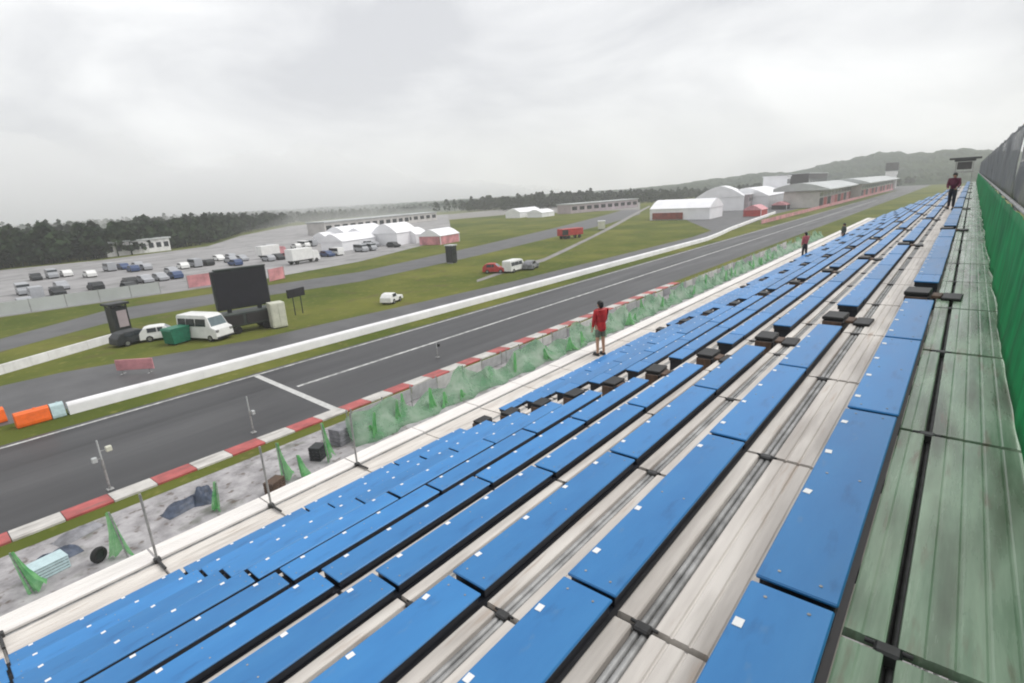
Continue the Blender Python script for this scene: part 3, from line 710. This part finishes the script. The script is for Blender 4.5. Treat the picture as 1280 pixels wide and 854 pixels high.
# green bin
t = thing('bin', 'green wheeled bin standing between the white car and the white van', 'bin', at(223, 429), .3)
mb = MB(); mb.extrude([(-.85, .15), (.85, .15), (1.0, 1.45), (-1.0, 1.45)], -.7, .7, M['greenbox']); mb.build('bin_body', t)
mb = MB(); mb.extrude([(-1.06, 1.46), (1.06, 1.46), (.95, 1.66), (-.95, 1.66)], -.76, .76, M['greenbox']); mb.build('lid', t)
for sx in (-1, 1):
    for sy in (-1, 1): mb = MB(); mb.tube((sx*.6, sy*.5-.04, .09), (sx*.6, sy*.5+.04, .09), .09, M['tyre'], 10); mb.build('wheel', t)
# red and white striped board
t = thing('marker_board', 'small washed red marker board on the grass behind the barrier', 'board', at(171, 467), R(-48))
mb = MB(); mb.box(-1.5, 1.5, -.05, .05, .35, 1.25, M['pink'], .02); mb.build('panel', t)
for sx in (-1.1, 1.1): mb = MB(); mb.tube((sx, 0, 0), (sx, 0, .35), .04, M['steel'], 6); mb.box(sx-.06, sx+.06, -.35, .35, 0, .05, M['steel']); mb.build('leg', t)
# big screen on its trailer
a, b = at(281, 415), at(341, 410); c = (a+b)/2
t = thing('big_screen', 'big dark video screen standing on a dark trailer', 'screen', c, R(-8))
mb = MB(); mb.box(-2.65, 2.65, -.3, .3, 2.5, 6.55, M['darkbox'], .05); mb.build('cabinet', t)
mb = MB(); mb.box(-2.45, 2.45, -.34, -.30, 2.7, 6.35, M['screen']); mb.build('display', t)
mb = MB(); mb.box(-2.3, 2.7, -.35, .35, 6.56, 6.72, M['gunmetal'], .03); mb.build('top_cover', t)
mb = MB(); mb.box(-3.0, 2.6, -1.1, 1.1, .75, 2.2, M['gunmetal'], .08); mb.build('trailer_body', t)
mb = MB(); mb.box(-2.4, -.6, -1.16, -1.1, 1.0, 2.0, M['dark'], .01); mb.box(-.3, 1.9, -1.16, -1.1, 1.0, 2.0, M['dark'], .01); mb.build('side_locker', t)
for sx in (-1.5, 1.5): mb = MB(); mb.box(sx-.18, sx+.18, -.2, .2, 2.15, 2.6, M['darkbox']); mb.build('mast', t)
for sx in (-2.2, -1.3, 1.6):
    for sy in (-1, 1): mb = MB(); mb.tube((sx, sy*1.0-.12, .42), (sx, sy*1.0+.12, .42), .42, M['tyre'], 14); mb.build('wheel', t)
for sx in (-2.8, 2.4):
    for sy in (-1, 1): mb = MB(); mb.box(sx-.08, sx+.08, sy*1.2-.08, sy*1.2+.08, 0, .9, M['darkbox']); mb.build('jack_leg', t)
t = thing('cabinet_box', 'cream equipment cabinet beside the right end of the screen trailer', 'cabinet', at(349, 409), R(-10))
mb = MB(); mb.box(-.75, .75, -.7, .7, .1, 2.75, M['cream'], .04); mb.build('box_body', t)
mb = MB(); mb.box(-.65, -.03, -.735, -.7, .25, 2.6, M['cream'], .01); mb.build('door', t); mb = MB(); mb.box(.03, .65, -.735, -.7, .25, 2.6, M['cream'], .01); mb.build('door', t)
mb = MB(); mb.box(-.7, .7, -.6, .6, 0, .1, M['darkbox']); mb.build('skid', t)
# dark board on two legs
t = thing('notice_board', 'blank dark board raised on two legs right of the screen', 'board', at(374, 393), R(14))
mb = MB(); mb.box(-1.25, 1.25, -.14, .14, 2.15, 3.15, M['screen'], .03); mb.build('panel', t)
for sx in (-.55, .6): mb = MB(); mb.tube((sx, 0, 0), (sx, 0, 2.2), .06, M['gunmetal'], 7); mb.build('leg', t)
# dark camera hut left
t = thing('camera_hut', 'narrow dark camera hut with flat overhanging top by the low wall', 'hut', at(153, 418), R(10))
mb = MB(); mb.box(-.75, .75, -.7, .7, .3, 3.1, M['darkbox'], .05); mb.build('hut_wall', t)
mb = MB(); mb.box(-1.0, 1.0, -.95, .95, 3.3, 3.55, M['darkbox'], .04); mb.build('roof', t)
mb = MB(); mb.box(-.35, .6, -.73, -.7, .9, 2.7, M['bldpink'], .02); mb.build('hatch', t)
for sx in (-.7, .7):
    for sy in (-.65, .65): mb = MB(); mb.box(sx-.06, sx+.06, sy-.06, sy+.06, 0 if sx else 0, 3.3, M['darkbox']); mb.build('post', t)
t = thing('marshal_hut', 'grey upright marshal hut beside the infield road', 'hut', at(565, 329), R(10))
mb = MB(); mb.box(-.8, .8, -.8, .8, .2, 3.4, M['darkbox'], .05); mb.build('hut_wall', t)
mb = MB(); mb.box(-.95, .95, -.95, .95, 3.4, 3.6, M['roof'], .03); mb.build('roof', t)
mb = MB(); mb.box(-.5, .5, -.83, -.8, 1.8, 2.9, M['glass']); mb.build('window', t)
for sx in (-.6, .6): mb = MB(); mb.box(sx-.1, sx+.1, -.7, .7, 0, .22, M['steel']); mb.build('skid', t)
# red trailer
t = thing('trailer', 'long red trailer parked beside the infield road', 'trailer', at(713, 298), R(-18))
mb = MB(); mb.box(-3.6, 3.6, -1.2, 1.2, .9, 2.7, M['red'], .06); mb.build('trailer_body', t)
mb = MB(); mb.box(-3.6, -1.6, -1.24, -1.2, 1.1, 2.5, M['dark'], .01); mb.build('side_opening', t)
for sx in (-2.4, -1.3, 2.4):
    for sy in (-1, 1): mb = MB(); mb.tube((sx, sy*1.0-.15, .46), (sx, sy*1.0+.15, .46), .46, M['tyre'], 14); mb.build('wheel', t)
t = thing('site_cabin', 'small white cabin on the grass right of the red trailer', 'cabin', at(752, 287), R(30))
mb = MB(); mb.box(-1.3, 1.3, -1.1, 1.1, .15, 2.6, M['cream'], .05); mb.build('cabin_wall', t)
mb = MB(); mb.box(-1.4, 1.4, -1.2, 1.2, 2.6, 2.75, M['white'], .03); mb.build('roof', t); mb = MB(); mb.box(-.4, .4, -1.13, -1.1, .2, 2.2, M['greytarp'], .01); mb.build('door', t)
mb = MB(); mb.box(-1.1, 1.1, -.9, .9, 0, .15, M['darkbox']); mb.build('skid', t)

# ------------------------------------------------------------------ car park
def fence_line(name, label, p0, p1, h, m, post=4., posts=True):
    d = p1-p0; t = thing(name, label, 'fence', p0, math.atan2(d.y, d.x)); mb = MB()
    n = int(d.length/post)
    for i in range(n): mb.box(i*post+.06, (i+1)*post-.06, -.025, .025, .12, h, m)
    mb.build('fence_panels', t); mb = MB()
    for i in range(n+1): mb.tube((i*post, 0, 0), (i*post, 0, h+.1), .05, M['steel'], 5)
    mb.build('fence_posts', t); return t
fence_line('site_fence', 'long pale site fence along the near edge of the car park', at(-60, 405), at(235, 362), 1.9, M['roof'])
fence_line('banner_fence', 'washed red banner fence left of the big screen', at(236, 361), at(272, 356), 2.2, M['pink'])
fence_line('banner_fence', 'washed red banner fence right of the big screen', at(337, 353), at(362, 347), 2.2, M['pink'])
def far_car(m, van=False):
    mb = MB()
    if van: pr = [(-2.3, .3), (2.3, .3), (2.3, .9), (1.9, 1.1), (1.5, 1.95), (-2.2, 2.0), (-2.3, 1.1)]
    else: pr = [(-2.1, .25), (2.1, .25), (2.1, .7), (1.1, .92), (.5, 1.42), (-1.3, 1.45), (-1.9, .95), (-2.1, .9)]
    mb.extrude(pr, -.85, .85, m)
    if van: mb.extrude([(1.84, 1.15), (1.60, 1.85), (-2.0, 1.85), (-2.1, 1.15)], -.862, .862, M['glass'])
    else: mb.extrude([(1.0, .95), (.45, 1.36), (-1.25, 1.38), (-1.75, .98)], -.862, .862, M['glass'])
    for sx in (-1.35, 1.35): mb.tube((sx, -.87, .32), (sx, .87, .32), .32, M['tyre'], 10)
    o = mb.build('parked_car'); d = o.data; bpy.data.objects.remove(o); return d
silver = mat('silver car paint', (.34, .35, .37), .35, var=.1)
bluecar = mat('blue car paint', (.04, .07, .16), .35, var=.1)
kinds = [(far_car(M['white']), 'small white car in the rows of the far car park'), (far_car(silver), 'small silver car in the rows of the far car park'), (far_car(M['darkbox']), 'small black car in the rows of the far car park'),
         (far_car(M['red']), 'small red car in the rows of the far car park'), (far_car(bluecar), 'small dark blue car in the rows of the far car park'), (far_car(M['white'], True), 'small white van in the rows of the far car park'), (far_car(silver, True), 'small silver van in the rows of the far car park')]
# rows inside the car park: interpolate between its near and far edge
def edge(pts, x):
    for a, b in zip(pts[:-1], pts[1:]):
        if a.x <= x <= b.x: return a.y+(b.y-a.y)*(x-a.x)/max(1e-6, b.x-a.x)
    return None
nn = [at(*p) for p in ((-160, 421), (0, 397), (130, 378), (250, 361), (330, 349), (450, 327), (520, 309), (566, 298))]
cnt = 0
for r_ in range(9):
    x = -30.
    while x < 125 and cnt < 95:
        y0 = 107+r_*9.+x*.06
        gap = (r_ in (0,) and x > 30) or random.random() < .66+.25*math.sin(x*.11+r_*1.7)
        q = Vector((x, y0, .02)); x += 2.7+rj(.2)
        if gap or y0 > 160+x*.75: continue
        d, lb = random.choices(kinds, (3, 6, 4, .6, 2, 1, 2))[0]
        o = bpy.data.objects.new('parked_car', d); col.objects.link(o); o.location = q; o.rotation_euler = (0, 0, R(90)+R(180)*(random.random() < .5)+rj(.05))
        tag(o, lb, 'car', 'cars parked in the far car park'); cnt += 1
def box_truck(p, rz, ln, ht, m, label, accent=None):
    t = thing('box_truck', label, 'truck', p, rz)
    mb = MB(); mb.box(-ln/2, ln/2-1.9, -1.2, 1.2, .9, ht, m, .05); mb.build('cargo_box', t)
    mb = MB(); mb.extrude([(ln/2-1.8, .5), (ln/2, .5), (ln/2, 1.4), (ln/2-.25, 2.4), (ln/2-.6, 2.6), (ln/2-1.8, 2.6)], -1.1, 1.1, accent or m); mb.build('cab', t)
    mb = MB(); mb.extrude([(ln/2-.02, 1.45), (ln/2+.02, 1.45), (ln/2-.2, 2.35), (ln/2-.24, 2.35)], -1.0, 1.0, M['glass']); mb.build('windscreen', t)
    for sx in (-ln/2+1.2, ln/2-1.0):
        for sy in (-1, 1): mb = MB(); mb.tube((sx, sy*1.0-.15, .46), (sx, sy*1.0+.15, .46), .46, M['tyre'], 12); mb.build('wheel', t)
    mb = MB(); mb.box(-ln/2, ln/2-.2, -.5, .5, .55, .88, M['darkbox']); mb.build('chassis', t)
box_truck(at(380, 329), R(10), 7.5, 3.4, M['white'], 'white box truck between red banner fence and the marquees')
box_truck(at(341, 322), R(5), 7.0, 3.2, M['white'], 'white box truck with red cab just above the right banner fence', M['pink'])
def marquee(p, rz, w, d, h, label, m=None, open_m=None, nm='marquee'):
    """pitched roof tent with valance and side walls"""
    m = m or M['tent']; t = thing(nm, label, 'tent', p, rz)
    n = max(1, int(w/6)); mb = MB()
    prof = [(-d/2-.2, h*.58), (-d/2-.2, h*.55), (d/2+.2, h*.55), (d/2+.2, h*.58), (d*.28, h*.84), (d*.10, h*.97), (0, h), (-d*.10, h*.97), (-d*.28, h*.84)]
    mb.extrude(prof, -w/2-.2, w/2+.2, m, axis='x'); mb.build('canopy', t)
    mb = MB(); mb.box(-w/2, w/2, -d/2, d/2, 0, h*.545, open_m or m); mb.build('side_wall', t)
    for i in range(n+1):
        x_ = -w/2+w*i/n
        mb = MB(); mb.box(x_-.1, x_+.1, -d/2-.12, -d/2-.003, 0, h*.55, M['tent']); mb.build('frame_leg', t)
    return t
marquee(at(437, 311), R(12), 13, 8, 4.6, 'low white marquee at the left end of the tent group')
marquee(at(466, 306), R(12), 14, 8, 5.4, 'white marquee in the middle of the tent group, in front')
marquee(at(495, 305), R(14), 10, 9, 6.2, 'tallest white marquee of the tent group')
marquee(at(445, 299), R(14), 20, 9, 5.0, 'long white marquee at the back of the tent group')
marquee(at(412, 303), R(10), 8, 6, 3.6, 'small white tent left of the tent group')
marquee(at(516, 303), R(14), 6, 7, 4.4, 'small white tent right of the tallest marquee')
marquee(at(550, 304), R(14), 10, 7, 4.2, 'white tent with red walls near the grey marshal hut', None, M['pink'])
marquee(at(655, 271), R(8), 24, 9, 5.0, 'distant white tent in front of the dark trees, left one')
marquee(at(676, 271), R(8), 14, 9, 4.0, 'distant white tent in front of the dark trees, right one')
# building in the far wood
def building(name, label, p, rz, w, d, h, m, roof_m, nwin=6, wz=(.35, .75), pitched=False, win=None, cat='building'):
    t = thing(name, label, cat, p, rz)
    mb = MB(); mb.box(-w/2, w/2, -d/2, d/2, 0, h, m); mb.build('wall', t)
    mb = MB()
    if pitched: mb.extrude([(-d/2-.5, h+.02), (d/2+.5, h+.02), (0, h+d*.22)], -w/2-.6, w/2+.6, roof_m, axis='x')
    else: mb.box(-w/2-.5, w/2+.5, -d/2-.5, d/2+.5, h+.004, h+.45, roof_m)
    mb.build('roof', t)
    for i in range(nwin):
        x_ = -w/2+w*(i+.5)/nwin; ww = w/nwin*.32
        mb = MB(); mb.box(x_-ww, x_+ww, -d/2-.05, -d/2-.003, h*wz[0], h*wz[1], win or M['glass']); mb.build('window', t)
    return t
building('long_building', 'long white building standing in the woods on the left', at(168, 317), R(12), 20, 8, 4.2, M['concrete'], M['roof'], 8)
building('long_building', 'long low pale building behind the marquees', at(455, 287), R(14), 60, 10, 5.0, M['bld'], M['roof'], 12)
building('long_building', 'long pale building past the car park behind the back marquee', at(500, 280), R(14), 60, 9, 4.5, M['bld'], M['roof'], 10)
building('long_building', 'long grey building in front of the dark trees', at(750, 263), R(-5), 70, 10, 5.0, M['bldpink'], M['roof'], 10)

# ------------------------------------------------------------------ paddock and pits at the end of the straight
def dist_h(p, frac): return CAMZ*frac
a, b = at(822, 274), at(895, 272)
t = marquee((at(858, 273)), math.atan2(b.y-a.y, b.x-a.x)-R(8), 22, 18, 7.2, 'biggest white tent beside the track, with brown red front wall')
mb = MB(); mb.box(-10, 1.5, -9.5, -9.13, .3, 2.7, M['brownred']); mb.build('front_panel', t)
marquee(at(902, 262), R(15), 34, 20, 11., 'white tent behind the biggest tent')
building('paddock_building', 'long pinkish grey paddock building behind the white tents', at(940, 257), R(4), 80, 14, 6.5, M['bldpink'], M['tent'], 16, (.55, .8))
marquee(at(950, 256), R(6), 80, 20, 9.5, 'long low white tent in front of the white tower')
t = building('control_tower', 'white square tower rising behind the long low tent', at(969, 253.5), R(6), 13, 12, 14, M['tent'], M['tent'], 4, (.72, .9), cat='tower')
building('paddock_building', 'dark building right of the white tower', at(1004, 247), R(4), 90, 16, 15, M['dark'], M['roof'], 8, (.55, .8))
def pit_block(p, rz, w, d, h, label, nb):
    t = thing('pit_building', label, 'building', p, rz)
    mb = MB(); mb.box(-w/2, w/2, -d/2, d/2, 0, h, M['bld']); mb.build('wall', t)
    mb = MB(); pr = [(-d/2-4, h+.2)]+[(-d/2-4+(d+8)*i/8, h+.6+2.8*math.sin(math.pi*(i/8)*.9)) for i in range(9)]+[(d/2+4, h+.2)]
    mb.extrude(pr, -w/2-2, w/2+2, M['roof'], axis='x'); mb.build('curved_roof', t)
    for i in range(nb):
        x_ = -w/2+w*(i+.5)/nb; m = [M['dark'], M['red'], M['dark'], M['pink'], M['red']][i % 5]
        mb = MB(); mb.box(x_-w/nb*.42, x_+w/nb*.42, -d/2-.08, -d/2-.004, .2, h*.55, m); mb.build('garage_door', t)
        mb = MB(); mb.box(x_-w/nb*.42, x_+w/nb*.42, -d/2-.06, -d/2-.004, h*.64, h*.9, M['glass']); mb.build('window', t)
    return t
pit_block(at(1035, 251), R(2), 150, 14, 7.0, 'nearer pit building with curved grey roof and dark garages', 14)
pit_block(at(1085, 241), R(1), 200, 14, 7.5, 'farther pit building with curved grey roof and red garages', 20)
t = building('start_tower', 'slim pale tower with a black cabin on top behind the pits', at(1112, 236), R(2), 8, 8, 14, M['concrete'], M['roof'], 3, (.6, .8), cat='tower')
mb = MB(); mb.box(-4.4, 4.4, -4.4, 4.4, 14.5, 21, M['dark'], .3); mb.build('cabin', t)
fence_line('pit_wall', 'long pinkish pit wall beside the far straight', Vector((170, 46.2, 0)), Vector((520, 46.2, 0)), 1.3, M['pink'], 5.)
for i in range(9):
    p = Vector((215+i*36+rj(8), 62+rj(3), .03))
    marquee(p, rj(.1), random.uniform(6, 10), 6, random.uniform(3.2, 4.2), '%s awning from the near end along the pit lane' % ORD[i].capitalize() if False else 'pit lane awning, %s one from the white tents' % ORD[i], random.choice([M['tent'], M['red'], M['pink']]), M['dark'] if i % 2 else M['red'], nm='awning')
# camera platform behind the far end of the stand
t = thing('camera_platform', 'dark platform cabin under a flat dark roof at the far stand end', 'platform', Vector((140, 1.5, 0)), 0)
mb = MB(); mb.box(-1.6, 1.6, -1.6, 1.6, 14.0, 14.35, M['darkbox'], .03); mb.box(-2.2, 2.2, -2.4, 2.4, 14.36, 14.7, M['darkbox'], .05); mb.build('roof', t)
mb = MB(); mb.box(-1.1, 1.1, -1.1, 1.1, 12.5, 13.9, M['dark'], .05); mb.build('cabin', t)
mb = MB(); mb.box(-1.5, 1.5, -1.5, 1.5, 11.9, 12.18, M['steel'], .02); mb.build('platform_deck', t)
for sx in (-1.3, 1.3):
    for sy in (-1.3, 1.3): mb = MB(); mb.tube((sx, sy, 0), (sx, sy, 14.0), .07, M['steel'], 7); mb.build('tower_leg', t)

# ------------------------------------------------------------------ far wood and hills
import array
def canopy_proto(h, r, n, conic):
    vs = []; fs = []
    for i in range(n):
        t = random.random(); z = h*(.18+.82*t)
        if conic: rr = r*(1-t)**.75+.15
        else: rr = r*math.sin(math.pi*min(1, .12+.88*t))**.6+.1
        a = random.uniform(0, 6.283); q = rr*math.sqrt(random.uniform(.25, 1)); c = Vector((q*math.cos(a), q*math.sin(a), z))
        u = Vector((rj(1), rj(1), rj(.6))).normalized(); w = u.cross(Vector((rj(1), rj(1), rj(1)))).normalized(); s_ = r*random.uniform(.22, .42)
        o = len(vs); vs += [c+u*s_, c+w*s_*.8, c-u*s_, c-w*s_*.8]; fs.append((o, o+1, o+2, o+3))
    o = len(vs)
    for k in range(5):
        a = 6.283*k/5; vs += [Vector((.22*math.cos(a), .22*math.sin(a), 0)), Vector((.08*math.cos(a), .08*math.sin(a), h*.8))]
    for k in range(5): j = (k+1) % 5; fs.append((o+2*k, o+2*j, o+2*j+1, o+2*k+1))
    return vs, fs
protos = [canopy_proto(8.0, 3.0, 80, False), canopy_proto(9.0, 2.6, 70, True), canopy_proto(7.0, 3.4, 80, False), canopy_proto(8.0, 3.2, 80, False)]
def wood(name, spots):
    V = []; Fc = []
    for (x, y, s_) in spots:
        vs, fs = random.choice(protos); a = random.uniform(0, 6.283); ca, sa = math.cos(a), math.sin(a); o = len(V)
        sz = s_*random.uniform(.8, 1.2)
        for v in vs: V.append((x+s_*(v.x*ca-v.y*sa), y+s_*(v.x*sa+v.y*ca), v.z*sz))
        for f in fs: Fc.append([o+i for i in f])
    me = bpy.data.meshes.new(name); me.from_pydata(V, [], Fc); me.materials.append(M['wood'])
    o = bpy.data.objects.new(name, me); col.objects.link(o); return tag(o, kind='stuff')
tl = [at(*p) for p in ((-160, 362), (0, 337), (130, 324), (260, 305), (300, 292), (360, 280), (450, 271), (560, 262))]
spots = []
for i in range(2600):
    t_ = random.random()**.8*(len(tl)-1); k = min(len(tl)-2, int(t_)); p = tl[k].lerp(tl[k+1], t_-k)
    d = p.normalized(); dep = (random.random()**1.7)*420+2
    q = p+d*dep
    if q.z != 0: pass
    spots.append((q.x, q.y, random.uniform(.5, .8)*(1+.5*max(0, min(1, (math.degrees(math.atan2(q.y, q.x))-58)/14)))))
o = wood('far_wood', spots); tag(o, 'dark misty wood filling the far left beyond the car park', 'wood')
spots = []
a, b = at(628, 264), at(800, 254)
for i in range(420):
    p = a.lerp(b, random.random()); spots.append((p.x+rj(10)+random.random()*60, p.y+random.random()*90, random.uniform(.8, 1.3)))
o = wood('tree_belt', spots); tag(o, 'dark belt of trees behind the grey building and far road', 'wood')
spots = []
for i in range(420):
    px_ = random.uniform(770, 1180); p = at(px_, 262-(px_-770)*.075-random.random()*4); d = p.normalized(); q = p+d*random.uniform(20, 160)
    if q.length < 1500: spots.append((q.x, q.y+25, random.uniform(.7, 1.1)))
o = wood('paddock_trees', spots); tag(o, 'dark trees standing behind the paddock and pit buildings', 'wood')
# hills
def hz(x, y):
    r = math.hypot(x, y); az = math.degrees(math.atan2(y, x))
    up = max(0, min(1, (r-(620 if az < 32 else max(470, 620-(az-32)*14)))/(520 if az < 32 else max(230, 520-(az-32)*20)))); up = up*up*(3-2*up)
    prof = 33*math.exp(-((az-3)/7.5)**4)+17*math.exp(-((az-15)/8)**2)+6
    return up*prof*(1+.05*math.sin(az*1.3)+.03*math.sin(az*4.3+r*.01))
vs = []; fs = []; NA, NR = 520, 60
for i in range(NA+1):
    az = R(-22+110*i/NA)
    for j in range(NR+1):
        r = 450+1000*(j/NR); x, y = r*math.cos(az), r*math.sin(az)
        z = hz(x, y); vs.append((x, y, z-.6+(2.0+rj(1.7) if z > 3 else 0)))
for i in range(NA):
    for j in range(NR): fs.append((i*(NR+1)+j, i*(NR+1)+j+1, (i+1)*(NR+1)+j+1, (i+1)*(NR+1)+j))
me = bpy.data.meshes.new('hills'); me.from_pydata(vs, [], fs); me.materials.append(M['hill']); o = bpy.data.objects.new('hills', me); col.objects.link(o); tag(o, kind='structure')

# ------------------------------------------------------------------ haze
mb = MB(); hm = bpy.data.materials.new('misty air'); hm.use_nodes = True; nt = hm.node_tree; nt.nodes.remove(nt.nodes['Principled BSDF'])
pv = nd(nt, 'ShaderNodeVolumePrincipled'); pv.inputs['Color'].default_value = (.985, .99, 1., 1); pv.inputs['Density'].default_value = .0005; pv.inputs['Anisotropy'].default_value = .2
nt.links.new(pv.outputs[0], nt.nodes['Material Output'].inputs['Volume'])
mb.box(-520, 2320, -420, 1920, -1, 215, hm); tag(mb.build('haze'), kind='stuff')

# low cloud lying on the wooded hills
cm = bpy.data.materials.new('low cloud'); cm.use_nodes = True; nt = cm.node_tree; nt.nodes.remove(nt.nodes['Principled BSDF'])
pv = nd(nt, 'ShaderNodeVolumePrincipled'); pv.inputs['Color'].default_value = (.985, .985, .99, 1); pv.inputs['Density'].default_value = .0045; pv.inputs['Anisotropy'].default_value = .1
nt.links.new(pv.outputs[0], nt.nodes['Material Output'].inputs['Volume'])
def smooth(t): t = max(0, min(1, t)); return t*t*(3-2*t)
NA, NR = 60, 24; R0, R1 = 285, 1500
V = []; Fc = []
for i in range(NA+1):
    a = 26+104*i/NA; taper = smooth((a-26)/44)
    r0 = R0+130*smooth((74-a)/30)
    for j in range(NR+1):
        r = r0+(R1-r0)*j/NR; q = (r-r0)/(R1-r0); x, y = r*math.cos(R(a)), r*math.sin(R(a))
        bump_ = 1+.22*math.sin(a*.31+r*.006)+.12*math.sin(a*.83-r*.011)
        V += [(x, y, -.5), (x, y, .2+(6.5*min(1, q*16)+150*q**1.9)*taper*bump_)]
w_ = NR+1
def vi(i, j, t): return 2*(i*w_+j)+t
for i in range(NA):
    for j in range(NR):
        Fc.append((vi(i, j, 1), vi(i, j+1, 1), vi(i+1, j+1, 1), vi(i+1, j, 1))); Fc.append((vi(i, j, 0), vi(i+1, j, 0), vi(i+1, j+1, 0), vi(i, j+1, 0)))
    Fc.append((vi(i, 0, 0), vi(i, 0, 1), vi(i+1, 0, 1), vi(i+1, 0, 0))); Fc.append((vi(i, NR, 0), vi(i+1, NR, 0), vi(i+1, NR, 1), vi(i, NR, 1)))
for j in range(NR):
    Fc.append((vi(0, j, 0), vi(0, j+1, 0), vi(0, j+1, 1), vi(0, j, 1))); Fc.append((vi(NA, j, 0), vi(NA, j, 1), vi(NA, j+1, 1), vi(NA, j+1, 0)))
mb = MB(); mb.add(V, Fc, cm); o = mb.build('fog_bank'); tag(o, 'low white fog bank lying on the woods at the far left', 'fog', kind='stuff')

# ------------------------------------------------------------------ sky and sun
w = bpy.data.worlds.new('World'); sc.world = w; w.use_nodes = True; nt = w.node_tree; Lk = nt.links.new
bg = nt.nodes['Background']; out = nt.nodes['World Output']
sky = nd(nt, 'ShaderNodeTexSky'); sky.sky_type = 'NISHITA'; sky.sun_disc = False; sky.sun_elevation = R(52); sky.sun_rotation = R(40)
Lk(sky.outputs[0], bg.inputs['Color']); bg.inputs['Strength'].default_value = .08
tc = nd(nt, 'ShaderNodeTexCoord'); mp = nd(nt, 'ShaderNodeMapping'); mp.inputs['Scale'].default_value = (1, 1, 2.6)
Lk(tc.outputs['Generated'], mp.inputs['Vector'])
nz = nd(nt, 'ShaderNodeTexNoise'); nz.inputs['Scale'].default_value = 2.3; nz.inputs['Detail'].default_value = 7; nz.inputs['Roughness'].default_value = .52; nz.inputs['Distortion'].default_value = .5
Lk(mp.outputs[0], nz.inputs['Vector'])
cr = nd(nt, 'ShaderNodeValToRGB'); cr.color_ramp.elements[0].position = .36; cr.color_ramp.elements[1].position = .64
cr.color_ramp.elements[0].color = (.56, .565, .59, 1); cr.color_ramp.elements[1].color = (.97, .97, .965, 1)
Lk(nz.outputs['Fac'], cr.inputs['Fac'])
bg2 = nd(nt, 'ShaderNodeBackground'); bg2.inputs['Strength'].default_value = .80; Lk(cr.outputs[0], bg2.inputs['Color'])
mx = nd(nt, 'ShaderNodeMixShader'); mx.inputs[0].default_value = .93; Lk(bg.outputs[0], mx.inputs[1]); Lk(bg2.outputs[0], mx.inputs[2]); Lk(mx.outputs[0], out.inputs['Surface'])
sd = bpy.data.lights.new('sun', 'SUN'); sd.energy = 1.5; sd.angle = R(40); sd.color = (1, .98, .95)
so = bpy.data.objects.new('sun', sd); col.objects.link(so); so.rotation_euler = (R(38), 0, R(140)-R(90))

sc.render.engine = 'CYCLES'
sc.cycles.use_denoising = True
sc.cycles.max_bounces = 9; sc.cycles.diffuse_bounces = 3; sc.cycles.glossy_bounces = 2; sc.cycles.volume_bounces = 5; sc.cycles.transparent_max_bounces = 16
sc.cycles.filter_width = 2.0
sc.view_settings.view_transform = 'Standard'; sc.view_settings.look = 'None'; sc.view_settings.exposure = .66; sc.view_settings.gamma = 1
